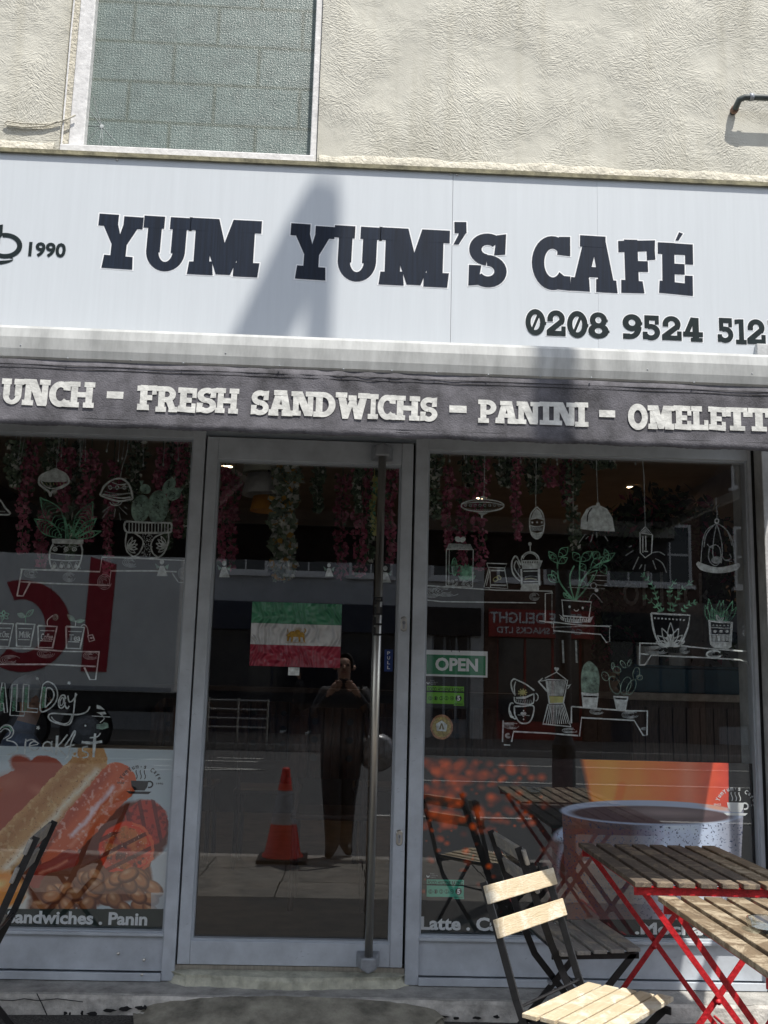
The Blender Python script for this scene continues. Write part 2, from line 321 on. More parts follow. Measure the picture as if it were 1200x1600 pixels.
def text(body, m, parent, x0,x1,z0,z1, y, name='lettering', bold=0.0, back=False, spacing=1.0, rot=0, center=None):
    """Built-in font as a flat mesh fitted into x0..x1, z0..z1 at depth y; back=True faces +y"""
    cu=bpy.data.curves.new(name,'FONT'); cu.body=body; cu.size=1; cu.space_character=spacing; cu.resolution_u=3
    cu.offset=bold
    o=bpy.data.objects.new('t',cu); me=bpy.data.meshes.new_from_object(o); bpy.data.objects.remove(o); bpy.data.curves.remove(cu)
    n=len(me.vertices); co_=np.empty(n*3); me.vertices.foreach_get('co',co_); co_=co_.reshape(-1,3)
    mn,mxx=co_.min(0),co_.max(0); s=(co_-mn)/np.maximum(mxx-mn,1e-6)
    out=np.empty_like(co_); u=s[:,0]*(x1-x0); v=s[:,1]*(z1-z0)
    if center is not None:
        u=u-(x1-x0)/2; v=v-(z1-z0)/2; c,q=math.cos(rot),math.sin(rot)
        X=center[0]+u*c-v*q; Z=center[1]+u*q+v*c
    else: X=x0+u; Z=z0+v
    if back: X=(x0+x1)-X
    out[:,0]=X; out[:,1]=y; out[:,2]=Z
    me.vertices.foreach_set('co',out.ravel()); me.materials.clear(); me.materials.append(m); me.name=name
    o=bpy.data.objects.new(name,me); COL.objects.link(o)
    if parent: o.parent=parent; o.matrix_parent_inverse=parent.matrix_basis.inverted()
    return o

# ---------------------------------------------------------------- painted strokes on the glass
GY=.0392                                                    # inner face of the shop glass
def smooth(pts,n=5):
    if len(pts)<3: return pts
    out=[]
    for i in range(len(pts)-1):
        p0=pts[max(i-1,0)];p1=pts[i];p2=pts[i+1];p3=pts[min(i+2,len(pts)-1)]
        for k in range(n):
            t=k/n
            out.append(tuple(.5*((2*p1[j])+(-p0[j]+p2[j])*t+(2*p0[j]-5*p1[j]+4*p2[j]-p3[j])*t*t+(-p0[j]+3*p1[j]-3*p2[j]+p3[j])*t**3) for j in(0,1)))
    return out+[pts[-1]]
class Draw:
    """marker drawing: strokes given in the coordinates of an enlarged crop of the photo"""
    def __init__(s,ox,oy,k): s.ox,s.oy,s.k=ox,oy,k; s.L={}
    def mb(s,m): return s.L.setdefault(m,[MB(),0])
    def px(s,p): return (s.ox+p[0]/s.k, s.oy+p[1]/s.k)
    def st(s,m,w,*pts,sm=True,close=False):
        pts=list(pts)
        if close: pts.append(pts[0])
        pts=[P(*s.px(p),GY) for p in pts]; pts=[(p[0],p[2]) for p in pts]
        if sm: pts=smooth(pts)
        w=w/365/2; L=s.mb(m); L[1]+=1; y=GY+.00004*(L[1]%20)+(.0008 if 'green' in m else 0)
        vs=[]
        for i,p in enumerate(pts):
            a=pts[max(i-1,0)];b=pts[min(i+1,len(pts)-1)]; d=Vector((b[0]-a[0],b[1]-a[1]))
            if d.length<1e-9: d=Vector((1,0))
            d.normalize(); ww=w*(.82+.36*random.random()); vs+= [(p[0]-d.y*ww,y,p[1]+d.x*ww),(p[0]+d.y*ww,y,p[1]-d.x*ww)]
        L[0].add(vs,[(2*i,2*i+1,2*i+3,2*i+2) for i in range(len(pts)-1)])
        return s
    def fill(s,m,*pts,sm=False):
        q=[P(*s.px(p),GY) for p in pts]; q=[(p[0],p[2]) for p in q]
        if sm: q=smooth(q+[q[0]])[:-1]
        L=s.mb(m); L[1]+=1; L[0].flat(q,GY+.0004+.00004*(L[1]%20)); return s
    def ell(s,m,w,cx,cy,rx,ry,a0=0,a1=360,n=22,rot=0,fill=False):
        r=math.radians(rot); pts=[]
        for i in range(n+1):
            a=math.radians(a0+(a1-a0)*i/n); u,v=rx*math.cos(a),ry*math.sin(a)
            pts.append((cx+u*math.cos(r)-v*math.sin(r),cy+u*math.sin(r)+v*math.cos(r)))
        if fill: return s.fill(m,*pts[:-1])
        return s.st(m,w,*pts,sm=False)
    def leaf(s,m,w,x0,y0,x1,y1,wd,veins=0,fill=None):
        dx,dy=x1-x0,y1-y0; L=math.hypot(dx,dy) or 1; nx,ny=-dy/L*wd,dx/L*wd
        a=[(x0,y0),(x0+dx*.3+nx*.8,y0+dy*.3+ny*.8),(x0+dx*.6+nx,y0+dy*.6+ny),(x1,y1)]
        b=[(x1,y1),(x0+dx*.6-nx,y0+dy*.6-ny),(x0+dx*.3-nx*.8,y0+dy*.3-ny*.8),(x0,y0)]
        if fill: s.fill(fill,*(a+b[1:-1]),sm=True)
        if w: s.st(m,w,*a); s.st(m,w,*b)
        for i in range(veins):
            t=(i+1)/(veins+1); q=wd*math.sin(math.pi*min(1,t*.9+.08))*.85; c=(x0+dx*t,y0+dy*t)
            s.st('chalk2' if m=='chalk' else m,w*.55,(c[0]+nx/wd*q-dx*.05,c[1]+ny/wd*q-dy*.05),(c[0]+dx*.03,c[1]+dy*.03),(c[0]-nx/wd*q-dx*.05,c[1]-ny/wd*q-dy*.05))
        return s
    def build(s,name,parent,label=None):
        out=None
        b=MB(); mats=[]
        for i,(m,(q,_)) in enumerate(s.L.items()):
            mats.append(M[m]); b.cur=i; b.add(q.v,q.f)
        o=b.build(name,mats,parent)
        if label: o['label']=label
        return o

# ---------------------------------------------------------------- ground, street
fore=MB(); xs=[-12+i*1.0 for i in range(25)]
def sheet(name,m,x0,x1,y0,y1,zf,nx=2,ny=8,th=.12):
    b=MB(); vs=[];fs=[]
    for j in range(ny+1):
        for i in range(nx+1):
            x=x0+(x1-x0)*i/nx; y=y0+(y1-y0)*j/ny; vs.append((x,y,zf(x,y)))
    for j in range(ny):
        for i in range(nx): a=j*(nx+1)+i; fs.append((a,a+1,a+nx+2,a+nx+1))
    b.add(vs,fs); return struct(b.build(name,m,smooth=True))
KY=-4.28                                                     # kerb face
sheet('ground',M['asphalt'],-150,150,-160,40,lambda x,y:-.16,2,2)
sheet('forecourt',M['asphalt'],-14,14,-2.44,0.0,lambda x,y:zg(y)+.006*math.sin(x*3.1)*math.sin(y*4),60,24)
pav=sheet('pavement',M['gap'],-14,14,-4.33,-2.44,lambda x,y:zg(y)-.02,2,6)
smesh={}
for j in range(3):
    y1=-2.45-.62*j; x=-7.0+(.31 if j%2 else 0)
    while x<7:
        L=.60+.30*((int(x*10)+j)%2); b=MB(); x2=x+L-.009; y0=y1-.612
        z0,z1=zg(y0)+.0015*random.uniform(-1,1),zg(y1)+.0015*random.uniform(-1,1)
        b.add([(x,y0,z0-.03),(x2,y0,z0-.03),(x2,y1,z1-.03),(x,y1,z1-.03),(x,y0,z0),(x2,y0,z0),(x2,y1,z1),(x,y1,z1)],[(0,3,2,1),(4,5,6,7),(0,1,5,4),(1,2,6,5),(2,3,7,6),(3,0,4,7)])
        b.build('paving_slab',M['slab'],pav); x+=L
kerb=MB().box(-14,-4.48,-.16,14,-4.325,.0).build('kerb',M['kerbm'],bevel=.012); struct(kerb)
rd=sheet('road',M['road'],-60,60,-18.2,-4.48,lambda x,y:-.11+.05*math.sin(math.pi*(y+4.48)/13.72*-1),2,10)
def rz_(y): return -.11+.05*math.sin(math.pi*(y+4.48)/13.72*-1)
def mark(x0,x1,y0,y1,k=0):
    b=MB(); z=max(rz_(y0),rz_(y1))+.008; b.box(x0,y0,z-.004,x1,y1,z+.002+k*.001); b.build('road_marking',M['roadpaint'],rd)
for (x0,x1,y) in ((.35,9,-7.6),(-9,-5.6,-7.6),(.9,8,-11.7),(-2.6,-1.55,-14.6),(-2.4,-1.5,-15.4),(-7,-2.9,-14.6),(3,12,-15.2)):
    mark(x0,x1,y-.06,y+.06)
b=MB(); 
for (a,c) in (((-3.2,-12.4),(-1.3,-12.9)),((-3.2,-13.2),(-1.3,-12.9))):
    b.bar((a[0],a[1],rz_(-12.8)+.010),(c[0],c[1],rz_(-12.8)+.010),.10,.004)
b.build('road_marking',M['roadpaint'],rd)
struct(MB().box(-60,-18.42,-.16,60,-18.2,.03).build('far_kerb',M['kerbm'],bevel=.012))
struct(MB().box(-60,-26,-.15,60,-18.42,.02).build('far_pavement',M['slab']))
# ---------------------------------------------------------------- the café building
cafe=thing('cafe_building','cream stucco café building with grey framed glass shopfront, door and awning','building',(0,0,.19))
b=MB(); WZ0,WZ1=3.80,6.6; wx0,wx1=-1.385,-.205
b.box(-7,0,WZ0,wx0,.25,WZ1); b.box(wx1,0,WZ0,8,.25,WZ1); b.box(wx0,0,5.05,wx1,.25,WZ1)
b.build('wall',M['stucco'],cafe)
MB().box(-7,.02,2.62,8,.25,WZ0-.001).build('wall',M['concrete'],cafe)
# rough cream lip where the render ends above the fascia
for (xa,xb) in ((-7,wx0-.02),(wx1+.01,8)):
    b=MB(); n=int((xb-xa)*40); prof=[(0.001,.085),(-.003,.07),(-.008,.045),(-.009,.012),(-.004,0),(.01,-.002)]; vs=[];fs=[]
    for i in range(n+1):
        x=xa+(xb-xa)*i/n; j=.006*math.sin(x*9)+.005*math.sin(x*23+1)+.005*random.random()
        for k,(yy,zz) in enumerate(prof): vs.append((x,yy-(.004*random.random() if 0<k<5 else -.003 if k==0 else 0),WZ0-.018+zz+(j if k in(0,3,4) else j*.5)))
    for i in range(n):
        for k in range(5): a=i*6+k; fs.append((a,a+1,a+7,a+6))
    b.add(vs,fs); b.build('render_lip',M['plaster'],cafe,smooth=True)
MB().box(-7,-.075,3.764,8,.02,3.784).build('ledge',M['olive'],cafe)
# upper window
uw=node('upper_window',cafe)
def wired():
    m=mat('wired_obscure_glass',(.20,.245,.225),.42,0,.12,14); n,L=NN(m); B=n['Principled BSDF']; tc=n.new('ShaderNodeTexCoord')
    br=n.new('ShaderNodeTexBrick'); br.inputs['Scale'].default_value=1; br.inputs['Brick Width'].default_value=.40; br.inputs['Row Height'].default_value=.205; br.inputs['Mortar Size'].default_value=.016; br.inputs['Mortar Smooth'].default_value=1
    mp=n.new('ShaderNodeMapping'); mp.inputs['Rotation'].default_value=(math.radians(90),0,0); mp.inputs['Location'].default_value=(.1,.12,0); L.new(tc.outputs['Object'],mp.inputs[0]); L.new(mp.outputs[0],br.inputs[0])
    mx=n.new('ShaderNodeMix'); mx.data_type='RGBA'; old=B.inputs['Base Color'].links[0].from_socket; L.new(old,mx.inputs[6]); mx.inputs[7].default_value=(.045,.045,.028,1)
    mx.blend_type='MULTIPLY'; mx.inputs[0].default_value=1; [setattr(br.inputs[k],'default_value',v) for k,v in (('Color1',(1,1,1,1)),('Color2',(.93,.95,.95,1)),('Mortar',(.66,.64,.56,1)))]; L.new(br.outputs['Color'],mx.inputs[7])
    wb=n.new('ShaderNodeTexBrick'); wb.offset=0; wb.inputs['Scale'].default_value=1; wb.inputs['Brick Width'].default_value=.0135; wb.inputs['Row Height'].default_value=.0135; wb.inputs['Mortar Size'].default_value=.0022; L.new(mp.outputs[0],wb.inputs[0])
    mx2=n.new('ShaderNodeMix'); mx2.data_type='RGBA'; L.new(mx.outputs[2],mx2.inputs[6]); mx2.inputs[7].default_value=(.10,.14,.14,1)
    mx2.blend_type='MULTIPLY'; mx2.inputs[0].default_value=1; [setattr(wb.inputs[k],'default_value',v) for k,v in (('Color1',(1,1,1,1)),('Color2',(.9,.92,.92,1)),('Mortar',(.62,.66,.66,1)))]; L.new(wb.outputs['Color'],mx2.inputs[7])
    vo=n.new('ShaderNodeTexVoronoi'); vo.inputs['Scale'].default_value=190; L.new(tc.outputs['Object'],vo.inputs[0])
    mr=n.new('ShaderNodeMapRange'); mr.inputs[1].default_value=.10; mr.inputs[2].default_value=.0; L.new(vo.outputs['Distance'],mr.inputs[0])
    bp=n.new('ShaderNodeBump'); bp.inputs['Strength'].default_value=.6; bp.inputs['Distance'].default_value=.003; L.new(vo.outputs['Distance'],bp.inputs['Height']); L.new(bp.outputs[0],B.inputs['Normal'])
    L.new(mx2.outputs[2],B.inputs['Base Color']); return m
MB().box(-1.30,.052,3.84,-.22,.058,5.06).build('glass_pane',wired(),uw)
MB().box(-1.345,.005,3.80,-1.275,.06,5.06).build('frame',M['white_paint'],uw,bevel=.004)
MB().box(-.238,.012,3.80,-.207,.06,5.06).build('frame',M['white_paint'],uw,bevel=.004)
MB().box(-1.384,.012,3.80,-1.347,.06,5.06).build('reveal',M['plaster'],uw)
MB().box(-1.37,-.035,3.787,-.215,.04,3.838).build('sill',M['white_paint'],uw,bevel=.005)
b=MB(); b.tube([(-1.372,-.004,3.84),(-1.374,-.003,4.4),(-1.368,-.004,5.05)],.004,6)
b.build('cable',M['white_paint'],uw)
b=MB(); c0=P(159,197,.05)
for q in ((146,150),(140,173),(137,196),(136,218),(152,234),(160,236),(195,236)):
    e=P(*q,.05); mid=((c0[0]*.5+e[0]*.5)+random.uniform(-.004,.004),.0512,c0[2]*.5+e[2]*.5)
    b.tube([(c0[0],.0512,c0[2]),mid,(e[0],.0512,e[2])],.0011,4)
b.lathe((c0[0],.050,c0[2]),[(.0,-.001),(.010,0)],8,'y'); b.build('crack',M['chalk2'],uw)
b=MB(); b.box(-1.9,1.0,3.7,.4,1.05,5.3); b.build('blind',M['black'],uw)

# cable and pipe on the upper wall
b=MB(); pts=[P(x,y,-.012) for x,y in((118,180),(100,188),(70,197),(40,199),(12,196),(7,192),(12,189),(35,193),(70,194),(92,191))]
b.tube(pts,.0042,6); tag(b.build('loose_cable',M['plaster'],smooth=True),'thin cream looped cable hanging on the stucco left of the upper window','cable')
pp=thing('wall_pipe','short grey waste pipe with rusty elbow running along the stucco at upper right','pipe',P(1160,155,-.05))
a,c=P(1153,162,-.055),P(1160,152,-.075)
b=MB(); b.tube([(c[0]-.018,.0,a[2]-.012),(c[0]-.018,-.045,a[2]-.008),(c[0]-.012,-.066,c[2]-.008),(c[0]+.01,-.075,c[2]),(c[0]+.05,-.077,c[2]+.002),(c[0]+1.6,-.077,c[2]+.02)],.0145,12)
b.build('pipe',mat('painted_grey_pipe',(.075,.09,.088),.5,0,.3,20),pp,smooth=True)
b=MB(); b.tube([(c[0]-.018,-.012,a[2]-.0115),(c[0]-.018,-.034,a[2]-.0100)],.0185,12); b.build('elbow_joint',mat('rusty_joint',(.28,.17,.12),.7,0,.3,60),pp,smooth=True)
b=MB(); b.tube([(c[0]+.032,-.0765,c[2]+.001),(c[0]+.05,-.077,c[2]+.002)],.018,12); b.build('collar',M['cast'],pp,smooth=True)

# ---------------------------------------------------------------- fascia sign
sg=thing('shop_sign','long white fascia sign with dark western lettering reading YUM YUM\'S CAFÉ','sign',(0,-.06,3.3))
SY=-.06
for xa,xb,z in ((-4.5,.4208,0),(.4225,1.0845,.0006),(1.0850,4.5,0)):
    MB().box(xa,SY+z,2.70,xb,SY+.05,3.765).build('board',M['sign'],sg)
for (x,z) in ((.41,3.76),(.44,3.758),(-1.1,3.755)):
    MB().lathe((x,SY-.004,z),[(0,-.001),(.006,0),(.006,.006)],8,'y').build('screw',M['steel'],sg)
for ch,x0,x1,yt,yb,t in (('Y',151,221,336,420,-1.5),('U',222,296,339,424,-1),('M',295,407,343,431,-.5),('Y',452,521,351,437,-1.5),('U',521,594,354,440,-1),('M',593,702,358,447,-.5),("'",707,729,347,382,2),
    ('S',731,793,365,449,0),('C',831,891,369,453,0),('A',891,965,369,456,-1),('F',967,1025,375,458,1),('E',1027,1083,380,461,-.5),('/',1055,1067,363,376,0)):
    glyph(ch,x0,x1,yt,yb,SY,M['navy'],sg,outline=.0055,tilt=t)
for ch,x0,x1,yt,yb in (('0',821,852,483,524),('2',854,885,485,525),('0',886,918,486,528),('8',919,951,488,529),('9',972,1003,491,530),('5',1004,1033,493,532),('2',1034,1066,494,532),('4',1067,1098,496,534),('5',1121,1147,497,536),('1',1148,1166,499,538),('2',1167,1197,499,538),('1',1200,1216,500,539)):
    glyph(ch,x0,x1,yt,yb,SY,M['navy2'],sg,outline=.004)
a,c=P(44,400,SY),P(104,380,SY); o=text('1990',M['navy2'],sg,a[0],c[0],P(74,402,SY)[2],P(74,379,SY)[2],SY-.002,'lettering',.032)
# cup emblem at the left end: rim, bowl and handle
b=MB(); 
def sp(px,py): q=P(px,py,SY); return (q[0],q[2])
def ring(b,cx,cy,ro,ri,a0,a1,y,n=22):
    pts=[sp(cx+ro[0]*math.cos(math.radians(a0+(a1-a0)*i/n)),cy+ro[1]*math.sin(math.radians(a0+(a1-a0)*i/n))) for i in range(n+1)]+[sp(cx+ri[0]*math.cos(math.radians(a0+(a1-a0)*i/n)),cy+ri[1]*math.sin(math.radians(a0+(a1-a0)*i/n))) for i in range(n,-1,-1)]
    b.flat(pts,y)
ring(b,8,384,(27,20),(19,13),-100,120,SY-.0016); ring(b,-25,405,(46,10),(46,3),-30,95,SY-.0018)
b.flat([sp(-60,356),sp(1,352),sp(0,380),sp(-10,405),sp(-50,405)],SY-.0021)
b.flat([sp(-2,352),sp(5,351),sp(4,368),sp(-2,374)],SY-.0023)
b.build('emblem',M['navy2'],sg)

# ---------------------------------------------------------------- awning
aw=thing('awning','extended dark grey awning with white front bar and white menu words on its valance','awning',(0,-.06,2.8))
AX0,AX1,AY=-4.2,1.93,-1.5
b=MB(); prof=[(-1.43,2.352),(-1.495,2.343),(-1.503,2.350),(-1.509,2.372),(-1.512,2.405),(-1.508,2.432),(-1.496,2.443),(-1.470,2.449),(-1.425,2.446)]
vs=[];n=len(prof)
for x in (AX0,AX1): vs+=[(x,p[0],p[1]) for p in prof]
b.add(vs,[(i,(i+1)%n,(i+1)%n+n,i+n) for i in range(n)]+[tuple(range(n)),tuple(range(n,2*n))]); b.build('front_bar',M['bar'],aw)
b=MB()
for i in range(20):
    x=-1.4+i*.15+random.uniform(-.02,.02); z=random.choice([2.347,2.349,2.346,2.38,2.40]); b.lathe((x,-1.5095,z),[(0,-.002),(.0022,-.001),(.0022,.002)],6,'y')
b.build('rivets',M['cast'],aw,kind='stuff')
b=MB(); vs=[];fs=[];nx=700;nz=10
def wr(x,z):
    d=math.exp(-((x+.02)/.28)**2)
    return .0022*math.sin(x*7)*math.sin(z*30)+.0012*math.sin(x*23+z*60)+d*.0026*math.sin((x*.8+z)*95+2*math.sin(z*40))
for j in range(nz+1):
    for i in range(nx+1):
        x=AX0+.02+(AX1-AX0-.04)*i/nx; z=2.151+(2.343-2.151)*j/nz
        if j==0: z+=.0015*math.sin(x*30)+.002*random.random()
        vs.append((x,-1.4975+.6*wr(x,z)-(.003 if j<=1 else 0),z))
for j in range(nz):
    for i in range(nx): a=j*(nx+1)+i; fs.append((a,a+1,a+nx+2,a+nx+1))
b.add(vs,fs); v=b.build('valance',M['valance'],aw,smooth=True); so_=v.modifiers.new('s','SOLIDIFY'); so_.thickness=.0015; so_.offset=1
b=MB()
for z in (2.168,2.176,2.318,2.328): b.box(AX0+.02,-1.5006,z,AX1-.02,-1.4990,z+.0009)
b.build('stitching',M['gap'],aw)
b=MB(); b.box(AX0,-1.488,2.336,AX1,-1.43,2.351); b.build('bar_groove',M['gap'],aw)
VL=[('L',-32,2,590,631),('U',2,37,592,632),('N',36,78,593,634),('C',77,110,596,636),('H',108,148,597,637),('-',167,193,612,623),('F',214,245,602,641),('R',244,278,604,644),('E',277,307,606,645),('S',307,339,606,646),('H',337,373,607,646),
('S',392,421,610,649),('A',420,458,610,650),('N',455,492,612,650),('D',490,525,613,652),('W',524,577,614,655),('I',575,591,616,655),('C',590,618,617,656),('H',617,656,619,657),('S',656,684,621,659),('-',702,729,634,645),
('P',747,776,625,661),('A',774,809,627,662),('N',807,843,628,663),('I',843,863,628,664),('N',862,900,629,665),('I',898,919,629,667),('-',936,961,641,652),('O',981,1012,631,672),('M',1012,1053,634,671),('E',1052,1080,634,672),('L',1079,1107,635,672),('E',1106,1134,636,673),('T',1134,1169,637,673),('T',1168,1203,638,674),('E',1204,1230,639,675)]
for ch,x0,x1,yt,yb in VL: glyph(ch,x0,x1,yt,yb,-1.500,M['vletter'],aw,tilt=random.uniform(-1,.5))
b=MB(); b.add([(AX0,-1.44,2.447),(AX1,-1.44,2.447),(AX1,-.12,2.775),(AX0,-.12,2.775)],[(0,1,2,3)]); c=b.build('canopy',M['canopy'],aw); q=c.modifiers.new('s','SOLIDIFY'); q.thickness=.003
b=MB(); b.box(AX0,-.20,2.68,AX1,-.008,2.81); b.build('cassette',M['bar'],aw,bevel=.02)
for x in (-3.6,-.9,1.75):
    b=MB(); b.bar((x,-.12,2.70),(x+.35,-.80,2.52),.035,.05); b.bar((x+.35,-.80,2.52),(x+.05,-1.44,2.39),.03,.045); b.build('folding_arm',M['bar'],aw)

# ---------------------------------------------------------------- shopfront
def framebars(b,x0,x1,z0,z1,l,r,bo,t,y0=-.012,y1=.07):
    b.box(x0,y0,z0,x0+l,y1,z1); b.box(x1-r,y0,z0,x1,y1,z1); b.box(x0+l,y0+.0005,z0,x1-r,y1,z0+bo); b.box(x0+l,y0+.0005,z1-t,x1-r,y1,z1)
def beads(b,x0,x1,z0,z1,w=.008,y=.0):
    b.box(x0,y,z0,x0+w,y+.03,z1); b.box(x1-w,y,z0,x1,y+.03,z1); b.box(x0+w,y+.0005,z0,x1-w,y+.03,z0+w); b.box(x0+w,y+.0005,z1-w,x1-w,y+.03,z1)
def shop_window(x0,x1,gx0,gx1,gz0,gz1,lbl):
    w_=node('shop_window',cafe); w_['label']=lbl
    b=MB(); framebars(b,x0,x1,.272,2.60,gx0-x0,x1-gx1,gz0-.272-.155,2.60-gz1); b.build('frame',M['frame'],w_,bevel=.0025)
    MB().box(gx0,.004,.305,gx1,.05,gz0-.010).build('kick_panel',M['frame'],w_)
    b=MB(); b.box(gx0,-.016,gz0-.010,gx1,.05,gz0+.002); b.box(gx0,-.022,.272,gx1,-.0121,.302); b.build('rail',M['frame'],w_,bevel=.002)
    b=MB(); beads(b,gx0,gx1,gz0,gz1); b.build('bead',M['bead'],w_)
    MB().box(gx0+.002,.032,gz0+.002,gx1-.002,.038,gz1-.002).build('glass_pane',M['glass'],w_)
    return w_
WL=shop_window(-2.95,-.637,-2.9,-.688,.449,2.492,'left shop window painted with plants and All Day Breakfast lettering')
WR=shop_window(.283,1.774,.338,1.757,.451,2.478,'right shop window painted with lamps, potted plants and shelves')
for (px,py) in ((222,1523),(185,1490),(225,1500)):
    q=P(px,py,-.02); MB().lathe((q[0],-.0235,q[2]),[(0,-.003),(.006,0),(.006,.012)],10,'y').build('screw',M['steel'],WL)
MB().box(-.637,.02,2.512,.283,.07,2.60).build('door_header',M['bead'],cafe)
MB().box(-.6365,.06,.31,-.631,.07,2.515).build('gasket',M['gap'],cafe); MB().box(.2765,.06,.31,.2825,.07,2.515).build('gasket',M['gap'],cafe)
MB().box(1.7745,-.005,.27,1.789,.06,2.60).build('gasket',M['gap'],cafe)
dr=node('shop_door',cafe)
b=MB(); b.box(-.629,-.008,.335,-.580,.045,2.503); b.box(.222,-.008,.335,.2725,.045,2.503)
b.box(-.5795,-.0075,.335,.2215,.045,.424); b.box(-.5795,-.0075,2.405,.2215,.045,2.503); b.build('door_frame',M['frame'],dr,bevel=.0025)
b=MB(); beads(b,-.580,.222,.424,2.405,.009,.002); b.build('bead',M['bead'],dr)
MB().box(-.572,.030,.431,.214,.036,2.398).build('glass_pane',M['glass'],dr)
MB().box(-.636,.0,.300,.282,.08,.3315).build('threshold',M['steel'],cafe)
hx0=P(596,760,-.07); hx1=P(578,1420,-.07); hx=(hx0[0]+hx1[0])/2
b=MB(); b.tube([(hx,-.075,2.44),(hx,-.075,.385)],.0165,18); b.build('door_handle',M['steel'],dr,smooth=True)
for z,sg_ in ((2.445,-1),(.372,1)):
    b=MB(); s=sg_
    b.add([(hx-.048,-.008,z+.028*s),(hx+.048,-.008,z+.028*s),(hx+.048,-.008,z-.030*s),(hx,-.008,z-.052*s),(hx-.048,-.008,z-.030*s),
           (hx-.030,-.10,z+.02*s),(hx+.030,-.10,z+.02*s),(hx+.030,-.10,z-.022*s),(hx,-.10,z-.038*s),(hx-.030,-.10,z-.022*s)],
          [(0,1,2,3,4),(9,8,7,6,5),(0,5,6,1),(1,6,7,2),(2,7,8,3),(3,8,9,4),(4,9,5,0)])
    b.build('handle_bracket',M['cast'],dr,bevel=.006)
def lock(px,py):
    q=P(px,py,-.01); n=24; l=node('lock',dr)
    b=MB(); pts=[]
    for k in range(n):
        a=2*math.pi*k/n; pts.append((q[0]+.014*math.cos(a),q[2]+.014*math.sin(a)+(.018 if math.sin(a)>0 else -.018)))
    b.add([(p[0],-.0085,p[1]) for p in pts]+[(q[0]+(p[0]-q[0])*.8,-.012,q[2]+(p[1]-q[2])*.88) for p in pts],[(k,(k+1)%n,(k+1)%n+n,k+n) for k in range(n)]+[tuple(range(n,2*n))])
    b.build('escutcheon',M['steel'],l,smooth=False)
    b=MB(); b.lathe((q[0],-.0155,q[2]+.005),[(0,0),(.0075,0),(.0082,.004)],14,'y'); b.box(q[0]-.004,-.015,q[2]-.020,q[0]+.004,-.0121,q[2]-.001); b.build('cylinder',M['cast'],l)
    b=MB(); b.box(q[0]-.0011,-.0165,q[2]-.001,q[0]+.0011,-.0154,q[2]+.010); b.build('keyhole',M['gap'],l)
lock(631,975); lock(624,1309)
b=MB(); rs_=random.Random(3)
for i in range(70):
    x=rs_.choice([.31,.25,-.605,-.66,-.3,.0,.9,-1.0,1.3]); wide=x in(-.3,.0,.9,-1.0,1.3); z=rs_.uniform(.35,.40) if wide else rs_.uniform(.42,1.5); x+=rs_.uniform(-.25,.25) if wide else rs_.uniform(-.017,.017)
    y=(-.0082 if -.6<x<.25 else .0038) if wide else -.0125; L_=rs_.uniform(.003,.016); a=rs_.uniform(-1.2,1.2)
    if not wide and -.635<x<.275: y=-.0085
    b.flat([(x,z),(x+L_*math.cos(a),z+L_*math.sin(a)),(x+L_*math.cos(a)*.9,z+L_*math.sin(a)+.0012),(x,z+.0014)],y)
b.build('scratches',M['cast'],cafe,kind='stuff')
# pillar between this shop and the next
b=MB(); b.box(1.790,-.085,.19,1.845,.25,3.0); b.build('pillar',mat('white_painted_pillar',(.56,.57,.57),.7,0,.16,7,.4,30),cafe,bevel=.004)
b=MB(); b.box(1.846,-.10,.19,2.35,.25,3.0); b.build('pillar',mat('grey_pilaster',(.44,.45,.47),.6,0,.14,5,.2,30),cafe,bevel=.004)
b=MB(); z0,z1=P(1192,1004,-.1)[2],P(1192,980,-.1)[2]
b.box(1.800,-.0875,z0,1.845,-.0855,z1); c=b.build('sticker',mat('yellow_sticker',(.62,.43,.03),.5,0,.15,60),None)
tag(c,'small yellow sticker wrapped on the white pillar at the right edge','sticker')
# sill and step below the shopfront
def stepx(name,m,x0,x1,ya,za,yb,zb,zc,n):
    b=MB(); vs=[];fs=[]
    for i in range(n+1):
        x=x0+(x1-x0)*i/n; j=.003*math.sin(x*5)+.003*random.random()+(0 if name!='threshold_stone' else .012*math.sin(x*9)+.010*random.random()+.05*max(0,abs(i/n-.5)*2-.86)/.14)
        vs+=[(x,.08,za),(x,ya+j,za-.003),(x,yb+.006+j,zb),(x,yb+j*1.5,zb-.012),(x,yb-.004+j,zc)]
    for i in range(n):
        for k in range(4): a=i*5+k; fs.append((a,a+1,a+6,a+5))
    b.add(vs,fs); return b.build(name,m,cafe,smooth=False)
stepx('sill_top',M['concrete'],-3.0,2.4,-.05,.271,-.165,.266,.262,160)
stepx('step_face',M['whitecon'],-3.0,2.4,-.10,.250,-.175,.262,.12,160)
stepx('threshold_stone',M['cream'],-.66,.30,-.02,.318,-.075,.309,.262,50)
